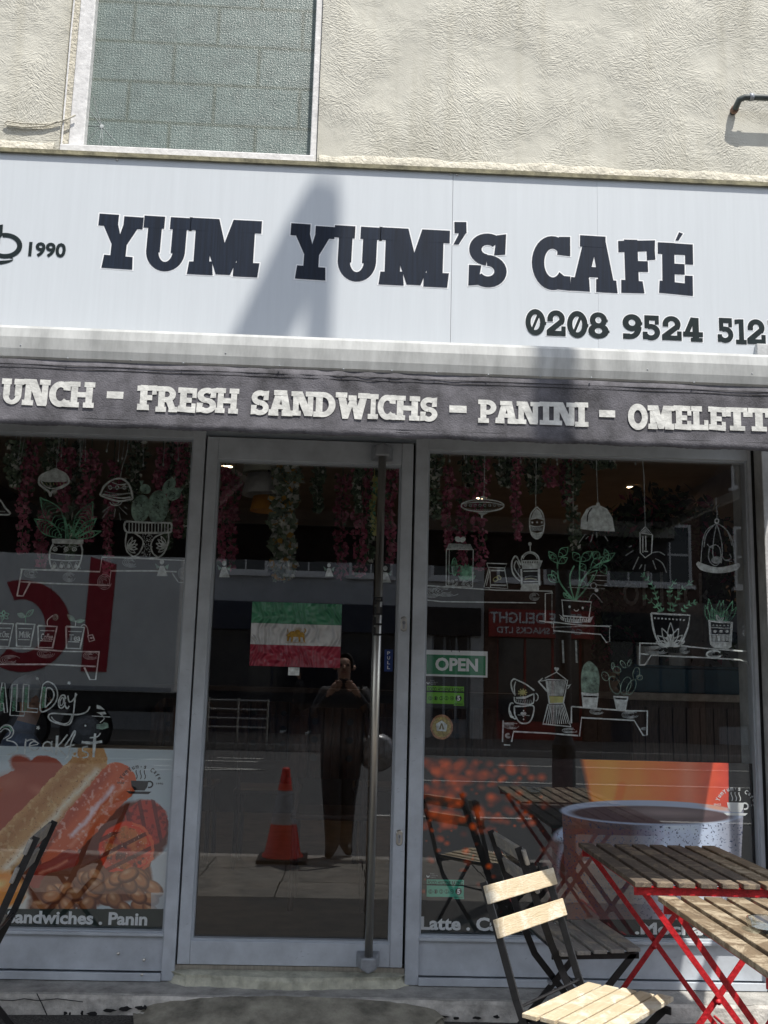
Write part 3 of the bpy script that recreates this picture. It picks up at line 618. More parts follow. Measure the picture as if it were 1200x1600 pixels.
# dark chips where the paint of the step has come off
b=MB(); 
for (px,py,wd,hh) in ((103,1582,6,5),(110,1583,4,4),(129,1582,4,7),(146,1583,16,6),(170,1578,20,5),(196,1575,18,6),(219,1574,14,5),(227,1573,5,7),(690,1588,22,4),(712,1590,10,4),(745,1590,16,4),(775,1588,10,5)):
    q=P(px,py,-.18); w_=wd/365/2; h_=hh/365/2; n=10
    b.flat([(q[0]+w_*math.cos(2*math.pi*k/n)*random.uniform(.7,1.2),q[2]+h_*math.sin(2*math.pi*k/n)*random.uniform(.6,1.3)) for k in range(n)],-.1865-.0002*random.random())
b.build('paint_chips',M['gap'],cafe,kind='stuff')
b=MB(); cr_=[(0,1562),(20,1563),(38,1560),(60,1563),(90,1560),(130,1565)]
b.tube([(P(x,y,-.18)[0],-.1835,P(x,y,-.18)[2]) for x,y in cr_],.0016,4); b.tube([(P(x,y,-.18)[0],-.1835,P(x,y,-.18)[2]) for x,y in ((58,1552),(66,1568),(74,1586))],.0022,4); b.build('step_crack',M['gap'],cafe)
# mortar ramp spread in front of the door
b=MB(); vs=[];fs=[];nx,ny=40,10
for j in range(ny+1):
    for i in range(nx+1):
        u=i/nx; v_=j/ny; x=-.74+1.16*u; w_=math.sin(math.pi*min(1,max(0,u)))**.35
        y=-.16-.42*v_*w_-.01; z=zg(y)+ .070*(1-v_)**1.2*w_ + .004*random.random()+(.006 if v_<1 else -.01)
        vs.append((x+.02*math.sin(v_*7),y,z))
for j in range(ny):
    for i in range(nx): a=j*(nx+1)+i; fs.append((a,a+1,a+nx+2,a+nx+1))
b.add(vs,fs); struct(b.build('mortar_ramp',M['patchcon'],smooth=True))
# ---------------------------------------------------------------- marker drawings on the glass
R_=random.uniform
def lampwire(d,*p): d.st('chalk2',1.1,*p)
def woodshelf(d,top,bot,knots,w=2.2):
    d.st('chalk',w,*top,sm=False)
    if bot: d.st('chalk',w,*bot,sm=False)
    for (cx,cy,r,q) in knots:
        for k in range(4): d.ell('chalk2',.9,cx,cy,r*(1-.22*k),r*q*(1-.22*k),R_(0,60),R_(280,360),16)
A=lambda:Draw(0,680,3.75)
d=A(); lampwire(d,(345,-6),(345,60),(335,120),(330,200)); 
d.st('chalk',3.2,(228,262),(235,242),(270,220),(310,205),(325,198),(345,208),(385,230),(403,262),(400,280),(375,300),(330,318),(302,335),(295,356),(285,330),(255,308),(230,285),close=True)
d.st('chalk',2.4,(238,262),(275,270),(320,270),(365,270),(395,268)); d.st('chalk',2,(238,265),(262,296),(300,312),(345,305),(385,285)); d.fill('chalk',(232,258),(250,232),(300,212),(325,202),(352,212),(390,236),(402,262),(365,268),(300,268),(240,262))
for i in range(7): d.st('cyel',.9,(252+i*20,278),(256+i*20,292))
d.build('drawn_pendant_lamp',WL)
d=A(); lampwire(d,(752,-6),(750,60),(738,120),(718,180),(706,245))
d.st('chalk',3,(586,352),(610,300),(655,264),(705,254),(745,275),(768,320),(778,372),close=False); d.st('chalk',3,(586,352),(640,372),(700,386),(778,374)); d.st('chalk',2.2,(600,345),(660,362),(720,368),(765,362)); 
d.st('chalk2',1.5,(612,330),(650,338),(710,345),(768,338)); d.st('chalk2',1.5,(630,296),(690,312),(752,300)); d.st('chalk',1.5,(655,275),(700,290),(742,285))
for x in (646,686,728): d.ell('chalk',1.3,x,306,9,10)
for i in range(12): d.ell('chalk',1.2,612+i*13,350+6*math.sin(i*.4),5,6,180,360,6)
d.ell('chalk',1.6,678,392,34,20,0,180); d.ell('chalk',1.2,678,390,18,14,0,180)
for q in ((640,418,600,450),(632,440,600,485),(676,432,668,480),(698,420,745,465),(700,455,706,500),(728,420,745,430)): d.st('chalk2',1.2,q[:2],q[2:],sm=False)
d.build('drawn_pendant_lamp',WL)
d=A(); d.st('chalk',2.6,(-70,380),(-20,370),(5,385),(30,425),(56,464),(-60,462)); d.st('chalk2',1.6,(-40,445),(30,448)); d.build('drawn_pendant_lamp',WL)
d=A()
for (x0,y0,x1,y1,wd,v) in ((385,560,235,365,48,9),(362,600,200,490,38,9),(425,600,545,390,44,10),(440,600,566,486,26,8),(445,605,592,562,18,6),(400,600,400,520,16,2)): d.leaf('cgreen',1.6,x0,y0,x1,y1,wd,v)
for q in ((385,605),(383,540),(375,490)),((400,606),(392,545),(378,480)),((425,606),(440,540),(470,480)),((415,606),(470,560),(540,520)): d.st('cgreen',2.2,*q)
d.fill('chalk',(303,608),(340,606),(490,612),(487,636),(480,640),(306,634)); 
d.st('chalk',2.6,(312,636),(294,675),(290,730),(303,775),(320,788)); d.st('chalk',2.6,(474,640),(482,680),(472,740),(452,782),(440,792)); d.st('chalk',2.4,(300,785),(360,790),(445,794))
d.st('chalk',1.5,(298,690),(380,700),(478,704)); d.st('chalk',1.8,(294,728),(380,735),(474,734)); 
for x in (322,388,435): d.ell('chalk',1.6,x,668,12,10); d.ell('chalk',1,x,668,5,4,fill=True)
for i in range(4): d.st('chalk2',1.4,(300+i*44,784),(318+i*44,742),(340+i*44,784)); d.ell('chalk',1,318+i*42,768,10,12,fill=True)
for i in range(6): d.st('chalk2',1.2,(300+i*30,655),(315+i*30,648),(330+i*30,655))
d.build('drawn_leafy_plant_pot',WL)
d=A()
for cx,cy,rx,ry,rot in ((825,430,55,82,10),(925,420,62,98,5),(852,315,33,28,25),(990,298,32,52,38),(1020,345,46,34,-35)):
    d.ell('cgreen2',1,cx,cy,rx,ry,rot=rot,fill=True)
    for i in range(26 if rx>50 else 8):
        a=R_(0,6.28);r=R_(0,.8); x=cx+rx*r*math.cos(a);y=cy+ry*r*math.sin(a); d.st('gap',.7,(x,y),(x+R_(-7,7),y+R_(-9,9)),(x+R_(-10,10),y+R_(-12,12)))
for x,y in ((828,278),(1020,255),(1062,318)): 
    for k in range(4): d.st('cgreen2',1.4,(x,y+12),(x+R_(-14,14),y-12))
d.st('chalk',3,(735,505),(728,535),(738,562),(760,570),(870,572),(990,570),(1004,550),(1004,522),(985,514),(860,512),(760,506),close=True)
for i in range(13): d.st('chalk',1.7,(757+i*19,514),(756+i*19,566),sm=False)
d.st('chalk',2.4,(742,572),(735,630),(745,680),(780,712)); d.st('chalk',2.4,(988,575),(985,630),(960,690),(925,718)); d.st('chalk',2.4,(780,712),(850,722),(925,718))
d.st('chalk',2.2,(790,575),(830,605),(838,640),(815,690),(782,712)); d.st('chalk',2.2,(955,575),(905,600),(884,645),(895,690),(925,716))
for c in ((745,650,1),(975,645,-1)):
    for a in (-60,-35,-10,15,40): r=math.radians(a); d.leaf('chalk' if a else 'cyel',1.5,c[0],c[1]+10,c[0]+c[2]*62*math.cos(r),c[1]+62*math.sin(r),9)
for i in range(110): x=R_(835,890);y=R_(578,712); d.ell('chalk',1,x+8*math.sin(i),y,R_(1.5,3.6),R_(1.5,3.6),n=6,fill=True)
d.build('drawn_cactus_pot',WL)
d=A(); woodshelf(d,[(120,785),(340,792),(585,800),(598,714),(770,720),(1092,735)],[(100,940),(128,790)],[(185,810,44,.6),(405,832,36,.75),(770,745,52,.55),(612,860,40,1.1),(1080,810,36,1)])
d.st('chalk',2.4,(98,940),(135,942),(175,865),sm=False); d.st('chalk',2.2,(112,858),(300,868),(640,880),(650,795),(900,795),(1035,800),sm=False); d.st('chalk',2,(1010,810),(1045,862),(1092,864),(1092,740),sm=False); d.build('drawn_shelf',WL)
# little paper angels in the left window and the door
def angel(par,ox,oy,k=1):
    d=Draw(ox,oy,1); d.fill('chalk',(-8*k,26*k),(-3*k,10*k),(3*k,10*k),(9*k,26*k)); d.ell('chalk',1,0,4*k,3.4*k,4*k,fill=True); d.fill('cgreen2',(-3*k,12*k),(-11*k,6*k),(-8*k,15*k)); d.fill('cgreen2',(3*k,12*k),(11*k,7*k),(9*k,16*k)); d.build('angel_sticker',par)
angel(WL,253,874); angel(dr,350,876); angel(dr,514,880,.8); angel(dr,602,884)
B_=lambda:Draw(0,930,5.925)
def cup(x0,x1,y0,y1,word,plant):
    d=B_(); w_=x1-x0
    d.st('chalk',2.6,(x0,y0),(x1,y0+8),(x1-w_*.24,y1),(x0+w_*.02,y1-4),(x0,y0),sm=False); d.st('chalk',1.3,(x0+20,y0+45),(x1-25,y0+48)); d.st('chalk',1.3,(x0+18,y1-65),(x1-48,y1-62))
    if plant=='l': d.st('cgreen',1.5,((x0+x1)/2,y0),((x0+x1)/2-2,y0-70)); d.leaf('cgreen',1.3,(x0+x1)/2,y0-60,x0+10,y0-90,20,3,fill='cgreen2'); d.leaf('cgreen',1.3,(x0+x1)/2,y0-60,x1-10,y0-130,20,5)
    if plant=='f':
        for a in (20,90,160,250,320): r=math.radians(a); d.leaf('cgreen',1.6,(x0+x1)/2,y0-70,(x0+x1)/2+55*math.cos(r),y0-70-48*math.sin(r),13)
        d.st('cgreen',1.5,((x0+x1)/2-20,y0),((x0+x1)/2,y0-65))
    if plant=='c': d.st('chalk',1.6,((x0+x1)/2,y0),((x0+x1)/2,y0-50),((x0+x1)/2+50,y0-95)); d.ell('cgreen2',1.6,(x0+x1)/2+72,y0-78,22,26); d.ell('cgreen2',1.3,(x0+x1)/2+72,y0-80,10,13)
    if plant=='t':
        d.st('chalk',1.3,((x0+x1)/2,y0),((x0+x1)/2+5,y0-55)); d.leaf('cgreen',1.3,(x0+x1)/2,y0-45,x0+10,y0-110,18,3,fill='cgreen2'); d.leaf('cgreen',1.3,(x0+x1)/2,y0-45,x1,y0-58,14,3,fill='cgreen2')
        d.st('chalk',1.5,(x1-35,y0),(x1-5,y0-18),(x1+25,y0+10),(x1+35,y0+75)); d.st('chalk',1.8,(x1+30,y0+85),(x1+75,y0+76),(x1+92,y0+125),(x1+45,y0+140),(x1+30,y0+85),sm=False); d.ell('chalk',1,x1+62,y0+106,14,8,fill=True)
    d.build('drawn_cup',WL)
    a,c=P(0+(x0+w_*.14)/5.925,930+(y0+130)/5.925,GY),P((x0+w_*.80)/5.925,930+(y0+75)/5.925,GY)
    text(word,M['chalk'],WL,a[0],c[0],a[2],c[2],GY-.0004,'handwriting',.012)
cup(-60,125,258,475,'Hot Choc','f'); cup(150,322,262,475,'Milk','l'); cup(352,528,282,487,'Coffee','c'); cup(612,782,290,495,'Tea','t')
d=B_(); woodshelf(d,[(-60,488),(300,495),(600,520),(918,524),(885,782),(832,780),(780,668)],[(-60,640),(450,640),(885,660)],[(95,600,95,.45),(425,540,80,.5),(840,560,70,.5)],2.4); d.build('drawn_shelf',WL)
# ALL Day
d=B_()
def block(d,pts): d.st('chalk',1.8,*pts,sm=False,close=True)
block(d,[(-30,1085),(20,810),(45,815),(70,1085),(40,1088),(32,1000),(0,1000),(-10,1085)])
block(d,[(112,825),(160,825),(150,1075),(228,1080),(222,1118),(92,1112)]); block(d,[(218,825),(268,830),(258,1042),(350,1052),(345,1085),(205,1075)])
for x0,x1 in ((120,152),(228,260),(5,40)):
    for i in range(16): y=850+i*14; d.st('cgreen',1.2,(x0+R_(0,4)-i*.7,y+10),(x1-i*.7,y),sm=False)
d.st('chalk',2,(395,830),(440,800),(500,830),(532,900),(520,980),(460,1050),(372,1065),(395,830)); d.st('chalk',2,(430,860),(468,860),(498,905),(490,960),(440,1020),(418,1025),(430,860))
for i in range(14): y=850+i*14; d.st('cgreen',1.3,(392-i*.8,y+8),(424-i*.6,y),sm=False)
d.ell('chalk',2,575,985,32,62,0,330,rot=12); d.ell('chalk',1.6,572,985,15,38,rot=12); d.st('chalk',2.2,(602,930),(596,1000),(620,1050),(640,1025))
d.st('chalk',2.2,(628,930),(640,985),(672,975),(712,915)); d.st('chalk',2.2,(700,905),(690,1000),(675,1120),(640,1195),(560,1195),(470,1160),(448,1120),(480,1095),(600,1100),(720,1105),(800,1080),(832,1030)); d.st('chalk',1.5,(475,1125),(510,1165),(590,1190),(640,1170),(668,1100))
d.build('lettering_all_day',WL)
d=B_()
d.st('chalk',1.9,(-10,1250),(40,1205),(95,1210),(125,1260),(105,1310),(60,1340),(130,1360),(162,1400),(150,1450),(60,1480)); d.st('chalk',1.5,(0,1270),(45,1235),(90,1255),(85,1295),(30,1330))
d.st('cgreen',1.4,(20,1225),(80,1215),(110,1260))
d.st('chalk',2.4,(240,1330),(232,1410),(228,1470)); d.st('chalk',2.2,(245,1350),(290,1335),(330,1350)); d.ell('chalk',2,318,1395,46,40,20,330); d.st('chalk',1.5,(275,1395),(350,1380)); 
d.ell('chalk',2.2,440,1400,42,42,0,350); d.st('chalk',2.2,(480,1350),(476,1420),(490,1462)); d.st('chalk',3.6,(530,1300),(520,1480)); d.st('chalk',2.6,(625,1290),(560,1370),(530,1400),(580,1460),(610,1480))
d.st('chalk',2.4,(600,1395),(645,1330),(680,1270),(690,1255),(695,1280),(660,1360),(645,1430),(625,1500),(600,1520)); d.st('chalk',2.2,(600,1410),(690,1385))
d.ell('chalk',2,690,1455,22,36,20,340); d.st('chalk',1.8,(712,1420),(712,1490),(730,1500)); d.st('chalk',2.2,(815,1400),(770,1410),(765,1440),(810,1460),(810,1495),(765,1505)); d.st('chalk',4,(880,1280),(872,1400),(865,1500)); d.st('chalk',4,(755,1360),(850,1368),(945,1355))
d.st('chalk',1.8,(930,1275),(900,1310),(830,1320))
for (x,y,r) in ((345,772,14),(640,812,16),(352,1228,18),(790,1208,9)):
    for a in range(5): q=math.radians(a*72+10); d.st('chalk',1.6,(x,y),(x+r*math.cos(q),y+r*math.sin(q)),sm=False)
d.build('lettering_breakfast',WL)
d=B_(); d.fill('chalk',(895,1015),(930,1025),(970,1062),(925,1055),(895,1050)); d.fill('chalk',(893,1085),(970,1078),(985,1100),(940,1108)); d.fill('cgreen2',(893,1195),(950,1190),(960,1176),(1000,1185),(1005,1225),(945,1245),(893,1235)); d.st('chalk',1.2,(850,1118),(1020,1128),sm=False); d.st('chalk',1.2,(930,1100),(965,1140),(925,1180)); d.build('drawn_scribble',WL)

C_=lambda:Draw(650,680,4)
d=C_(); lampwire(d,(430,115),(425,380)); d.ell('chalk',2,416,440,134,38); d.st('chalk',1.6,(290,428),(350,420),(416,418),(480,422),(545,438)); d.st('chalk2',1.8,(300,462),(416,482),(530,462)); d.fill('chalk',(400,396),(405,384),(420,378),(435,386),(440,398)); d.fill('chalk',(385,484),(450,486),(420,500),(412,522),(404,500))
for i in range(8): d.ell('chalk2',1.2,310+i*30,438,8,7); 
for i in range(18): d.st('chalk2',1.1,(300+i*13,455+6*math.sin(i*.18)),(305+i*13,470+8*math.sin(i*.18)),sm=False)
d.build('drawn_pendant_lamp',WR)
d=C_(); lampwire(d,(752,108),(748,445)); d.st('chalk',2.2,(755,448),(720,490),(710,550),(722,620),(756,648),(788,620),(802,555),(790,485),close=True); d.fill('chalk',(735,478),(755,460),(780,480),(797,530),(755,520),(715,530)); d.fill('chalk',(720,600),(755,612),(790,602),(780,635),(756,648),(732,632)); d.st('chalk',1.6,(712,565),(755,572),(800,562))
for x in (727,757,787): d.ell('chalk',1,x,545,6,7,fill=True)
for i in range(5): d.ell('chalk2',1.6,726+i*15,586,5,10)
d.build('drawn_pendant_lamp',WR)
d=Draw(900,680,4); lampwire(d,(128,128),(130,260),(137,425)); d.fill('chalk',(28,585),(32,520),(65,462),(105,440),(150,438),(195,460),(228,515),(243,602),(180,600),(100,596)); d.ell('chalk',1,138,432,11,12,fill=True); d.st('gap',2,(100,455),(76,490),(70,540)); 
for i in range(16): d.ell('gap',1,45+i*12.4,592,2.6,3,n=7,fill=True)
for q in ((60,615,20,672),(78,630,60,650),(105,620,92,668),(130,605,130,640),(180,630,200,662)): d.st('chalk2',1.4,q[:2],q[2:],sm=False)
d.build('drawn_pendant_lamp',WR)
d=Draw(900,680,4); lampwire(d,(415,142),(425,260),(428,420),(433,570)); d.st('chalk',1.8,(433,572),(396,610),(478,622),(433,572),sm=False); d.fill('chalk2',(433,580),(405,608),(465,615)); d.st('chalk',1.9,(400,615),(402,735),(432,766),(472,738),(478,625),sm=False); d.st('chalk',1.6,(418,630),(418,735),sm=False); d.st('chalk',1.6,(436,630),(437,720),sm=False); d.st('chalk',1.6,(425,725),(450,727),sm=False)
for q in ((360,720,310,752),(392,760,355,840),(412,808,396,836),(433,808,428,848),(480,782,500,838),(495,770,540,800,566,860),(470,735,520,730,556,750),(350,690,330,700)): 
    d.st('chalk2',1.5,*[(q[i],q[i+1]) for i in range(0,len(q),2)])
d.build('drawn_lantern',WR)
d=Draw(900,680,4); lampwire(d,(875,390),(876,440),(882,480),(880,520)); d.ell('chalk',2,880,536,12,13)
for q in (((880,550),(820,590),(795,650),(785,720),(780,800)),((880,550),(930,580),(970,640),(988,720),(995,800)),((880,550),(862,640),(855,740),(870,800)),((880,552),(905,640),(915,720),(908,800)),((872,552),(815,620),(800,700)),((888,552),(945,600),(975,690))): d.st('chalk2',1.5,*q)
d.fill('chalk',(750,805),(765,790),(800,805),(885,826),(970,812),(1015,800),(1026,815),(1005,842),(930,860),(850,860),(780,842),sm=True)
d.st('chalk2',1.7,(835,700),(870,685),(898,705),(905,750),(900,790),(875,815),(845,800),(828,760),(835,700)); d.ell('chalk2',1,880,780,34,24,fill=True); d.st('chalk2',1.5,(820,680),(838,700),(860,706)); d.st('chalk2',1.5,(905,740),(930,780),(970,770),(960,742)); d.st('chalk2',1.5,(930,780),(975,790))
d.build('drawn_birdcage',WR)
d=C_(); d.fill('chalk2',(190,712),(205,676),(340,680),(357,716)); d.st('chalk',1.6,(190,714),(188,940),(354,950),(358,716),(190,712),sm=False); d.st('chalk',1,(208,716),(205,935),sm=False)
d.ell('chalk',1,262,650,20,17,rot=35,fill=True); d.ell('chalk',1,292,652,20,16,rot=-40,fill=True); d.ell('cgreen',1.3,240,822,16,56,fill=False)
for i in range(16): d.st('cgreen',.9,(228+R_(0,8),780+i*6),(250+R_(-6,4),784+i*6))
d.ell('cgreen',1.3,214,838,13,28,rot=-15); d.ell('cgreen',1.3,268,836,12,26,rot=20)
for a in range(-70,80,20): r=math.radians(a); d.leaf('cgreen',1,318,905,318+58*math.sin(r),905-105*math.cos(r)*(.75 if abs(a)>40 else 1),15,fill='cgreen')
for i in range(26): d.ell('chalk2',1,198+R_(0,155),900+R_(0,42),R_(5,10),R_(3,6),n=9)
d.build('drawn_terrarium',WR)
d=C_(); d.st('chalk',1.6,(442,800),(568,804),(555,830),(450,826),(442,800),sm=False); d.st('chalk',1.6,(455,830),(425,950),(462,955),sm=False); d.st('chalk',1.3,(462,835),(440,940)); d.st('chalk',1.6,(553,832),(574,958),(466,952),(462,840),sm=False); d.fill('chalk',(470,840),(552,842),(553,850),(470,850)); d.fill('chalk',(466,930),(565,934),(566,943),(466,941)); d.ell('cyel',1.4,498,900,16,12,rot=-30); d.ell('cyel',1.4,518,890,14,11,rot=30); d.build('drawn_coffee_bag',WR)
d=C_(); d.ell('chalk',1,712,680,11,12,fill=True); d.st('chalk',1.6,(714,690),(714,732)); d.ell('chalk',2.2,714,786,56,56,185,355); d.ell('chalk',1.3,714,782,44,44,190,350)
d.fill('chalk',(655,782),(765,780),(792,784),(772,835),(665,836)); 
for s_ in (658,768): d.st('chalk',3,(s_,835),(s_+3,940),sm=False)
d.fill('chalk',(665,928),(770,925),(768,975),(650,970)); d.st('chalk',1.6,(672,850),(765,848)); d.st('chalk',1.6,(672,916),(765,914)); d.st('cyel',1.2,(680,900),(720,895),(755,905)); d.st('chalk2',1.2,(680,886),(720,880),(760,885))
d.st('chalk',2.4,(655,812),(625,756),(600,790),(602,850),(625,890),(652,912)); d.st('chalk',2,(650,830),(628,785),(615,830),(655,890)); 
for i in range(9): d.st('gap',1.2,(672+i*11,788),(673+i*11,800),sm=False)
d.build('drawn_french_press',WR)
d=C_()
for (x0,y0,x1,y1,wd) in ((890,760,950,700,24),(885,800,830,725,20),(890,800,948,765,18),(880,770,828,750,12),(1025,790,980,730,22),(1030,790,1100,725,24),(1025,800,1060,850,20),(880,920,825,872,20),(890,920,850,845,18),(1010,960,1135,842,26),(1090,830,1180,760,28),(1150,800,1190,868,22),(1150,800,1245,735,18),(1150,770,1105,730,24),(960,1020,920,985,14),(1200,775,1180,710,14)): d.leaf('cgreen',1.3,x0,y0,x1,y1,wd,2)
for q in (((985,1030),(900,920),(885,840),(885,790)),((990,1030),(965,940),(965,870),(990,815)),((995,1030),(1020,930),(1022,860),(1026,790)),((1005,1030),(1030,930),(1080,850),(1150,800),(1210,780)),((978,1030),(940,1000),(925,985)),((1000,1030),(1060,960),(1110,870))): d.st('cgreen',2.2,*q)
d.st('chalk',2,(908,1030),(1095,1042),(1080,1150),sm=False); d.st('chalk',1.6,(912,1030),(920,1128),sm=False); d.ell('chalk',1,960,1072,7,8,fill=True); d.ell('chalk',1,1042,1080,7,8,fill=True); d.ell('chalk',1.6,1002,1085,14,14,10,170)
d.fill('chalk',(893,1118),(925,1142),(1000,1150),(1070,1146),(1110,1130),(1090,1170),(930,1168))
for i in range(12): d.st('gap',1.4,(930+i*13,1145),(928+i*13,1166),sm=False)
for q in ((950,950,1180,960),(1100,875,1190,878),(1110,905,1190,910),(1120,935,1195,940)): d.st('chalk2',1,q[:2],q[2:],sm=False)
d.ell('chalk2',1.3,1110,940,18,18); d.ell('chalk',1,1128,968,12,12,fill=True); d.st('chalk2',1.4,(1080,1035),(1110,990),(1165,1045))
d.build('drawn_smiling_plant_pot',WR)
d=C_(); woodshelf(d,[(68,940),(500,968),(850,975),(855,985),(808,990),(808,1170),(860,1172)],[(68,1030),(160,1040),(750,1048)],[(190,975,90,.35),(100,985,50,.6),(740,1010,30,.8)],1.8); d.st('chalk2',1.6,(850,985),(850,1200),(1220,1190),(1215,1210),sm=False); d.build('drawn_shelf',WR)
d=C_(); d.st('chalk',1.7,(770,1160),(880,1170),(1010,1186),(1210,1196),(1210,1290),(1190,1295),(1155,1245),(860,1222),(860,1160),sm=False); d.build('drawn_shelf',WR)
E2=lambda:Draw(770,1000,4.615)
d=E2()
d.st('chalk',2.2,(178,290),(240,320),(300,365)); d.st('chalk',2.2,(178,290),(150,282),(132,310),(140,360),(155,390)); d.st('chalk',1.8,(165,300),(155,340),(160,400)); d.ell('cyel',1,215,378,22,18,fill=True)
for a in range(0,360,40): r=math.radians(a); d.st('cyel',2,(215+24*math.cos(r),378+20*math.sin(r)),(215+33*math.cos(r),378+28*math.sin(r)),sm=False)
d.fill('chalk',(165,412),(240,405),(290,385),(292,395),(230,425),(170,425)); d.st('chalk',2,(155,410),(165,450),(230,462),(290,455),(296,385)); d.ell('chalk',1.5,305,412,22,28,-80,80)
for i in range(9): d.st('chalk2',1.1,(170+i*13,430),(176+i*13,458))
d.st('chalk',2.2,(155,478),(160,540),(190,590),(225,602),(265,590),(290,540),(292,475),(220,478),(155,478)); d.ell('chalk',2.2,138,505,20,52,60,300); d.st('chalk',2,(125,510),(140,555),(165,570)); d.ell('chalk',1,212,530,12,11,fill=True); d.ell('chalk',1,230,530,12,11,fill=True); d.fill('chalk',(202,536),(240,536),(221,556)); d.st('chalk2',1.3,(180,540),(265,545))
for y in (510,572): d.ell('chalk',1,222,y,5,6,fill=True)
d.build('drawn_stacked_cups',WR)
d=E2(); d.ell('chalk',1,452,205,9,9,fill=True); d.ell('chalk',1,468,207,9,9,fill=True); d.fill('chalk',(444,209),(476,211),(460,232)); d.st('chalk',1.6,(375,276),(460,232),(530,285),sm=False); d.st('chalk',2.2,(385,285),(540,290),(508,455),(408,458),(385,285),sm=False); d.fill('cyel',(405,405),(515,408),(508,452),(410,455)); d.st('chalk',2.4,(400,462),(362,605),(562,625),(512,458),sm=False)
d.st('chalk',2.6,(380,290),(330,300),(392,370),sm=False); d.st('chalk',2.2,(330,302),(360,275),sm=False); d.st('chalk',1.8,(538,330),(562,318),(540,352),sm=False); d.st('chalk',2,(568,480),(565,600),sm=False)
for i in range(14): d.st('chalk',1.2,(396+i*10,295),(410+i*7.2,402),sm=False)
for i in range(11): d.st('chalk',1.2,(412+i*9,466),(385+i*16,605),sm=False)
d.build('drawn_moka_pot',WR)
d=E2(); d.fill('cgreen2',(640,375),(636,270),(648,200),(668,168),(695,152),(722,168),(755,205),(770,270),(765,340),(750,385),sm=True)
for i in range(9): d.st('cgreen',1.2,(660+i*11,190+abs(i-3)*6),(655+i*13,290),(662+i*11,380))
d.fill('chalk',(638,375),(650,378),(765,382),(752,488),(725,492),(650,488)); d.fill('gap',(652,400),(755,404),(754,416),(652,412)); d.fill('gap',(650,428),(757,432),(753,466),(652,462))
for x in (664,704,744): d.ell('chalk',1,x,446,12,9,fill=True)
d.build('drawn_cactus_pot',WR)
d=E2()
for (cx,cy,rx,ry,rot) in ((880,325,36,68,-20),(960,330,34,66,18),(812,262,24,34,-30),(895,215,30,22,20),(866,186,10,24,0),(940,175,14,30,-35),(985,165,11,26,20),(1035,240,24,44,10),(1060,270,20,18,0),(1000,340,28,58,25)): 
    d.ell('cgreen2',1,cx,cy,rx,ry,rot=rot)
    for i in range(8): d.ell('chalk2',1,cx+rx*R_(-.6,.6),cy+ry*R_(-.7,.7),2,1.6,n=5,fill=True)
d.fill('chalk',(868,402),(978,408),(960,505),(890,502)); d.fill('gap',(885,416),(965,420),(964,432),(886,428)); 
for x in (900,925,950): d.ell('chalk',1,x,424,6,4,fill=True)
d.build('drawn_cactus_pot',WR)
d=E2(); woodshelf(d,[(75,580),(70,735)],[(135,735),(150,660),(400,672),(615,690)],[(140,620,60,.35),(560,652,60,.3),(110,690,20,.9)],2.2); d.st('chalk',1.5,(82,600),(150,598),sm=False); d.st('chalk',1.8,(80,755),(125,758)); d.st('chalk',2.2,(625,695),(640,560),(1020,580),(1085,688),(1112,685),(1115,512),(960,510),(570,480),(568,600),sm=False)
for cx,cy,r in ((750,515,50),(990,540,60),(1090,640,22)):
    for k in range(4): d.ell('chalk2',.9,cx,cy,r*(1-.2*k),r*.42*(1-.2*k),R_(0,50),R_(290,360))
d.build('drawn_shelf',WR)
F2=lambda:Draw(980,860,5.4545)
d=F2()
for st_ in (((300,520),(255,420),(230,330),(180,250),(120,195)),((290,520),(210,440),(130,385)),((370,520),(365,400),(365,330),(420,245)),((380,520),(420,420),(470,330),(570,255)),((470,520),(520,460),(600,440))):
    d.st('cgreen',1.1,*st_); q=smooth(list(st_),4)
    for i in range(0,len(q)-1,2):
        x,y=q[i]; dx,dy=q[i+1][0]-x,q[i+1][1]-y; L=math.hypot(dx,dy) or 1; dx/=L;dy/=L
        for s_ in (-1,1): d.leaf('cgreen',0,x,y,x+dx*24-dy*s_*26,y+dy*24+dx*s_*26,7,fill='cgreen')
d.st('chalk',2.8,(205,535),(375,545),(535,552),(520,650),(490,730),(450,810),sm=False); d.st('chalk',2.8,(205,535),(218,640),(245,740),(290,805),(375,815),(450,812)); 
for i in range(9): d.st('chalk',2.6,(235+i*31,570+i*2),(237+i*31,584+i*2),sm=False)
for a,L in ((-75,130),(-52,145),(-26,170),(0,200),(24,165),(48,140),(72,128)): 
    r=math.radians(a); x,y=370,815; x1,y1=x+L*math.sin(r),y-L*math.cos(r); d.leaf('chalk',1.7,x,y,x1,y1,24); d.st('chalk',3,(x,y),((x+x1)/2,(y+y1)/2))
d.build('drawn_fern_pot',WR)
d=F2()
for (x0,x1,y1,w_) in ((700,665,465,16),(720,695,410,18),(745,720,480,16),(770,790,425,20),(790,820,425,18),(810,740,500,18),(840,900,430,20),(860,935,480,16),(830,850,500,20),(800,815,520,16),(750,760,520,14)): d.leaf('cgreen',1.4,x0,608,x1,y1,w_)
d.leaf('chalk',2,790,605,760,550,10); d.leaf('chalk',1.6,790,605,820,572,8)
d.st('chalk',2.6,(690,600),(800,612),(900,614),sm=False); d.fill('chalk',(690,600),(712,604),(720,775),(870,780),(882,615),(902,616),(890,820),(860,842),(735,828),(705,800))
for x in (735,765,795,828,860): d.ell('chalk',1,x,640,8,6,fill=True)
d.st('chalk',1.4,(712,658),(876,664),sm=False)
for x in (750,800,852): d.ell('chalk',1,x,690,15,13,fill=True)
d.st('chalk',1.2,(714,716),(870,720),sm=False)
for i in range(13): d.st('chalk',2.2 if i%3 else 1,(725+i*12,724),(727+i*12,772),sm=False)
d.build('drawn_succulent_pot',WR)
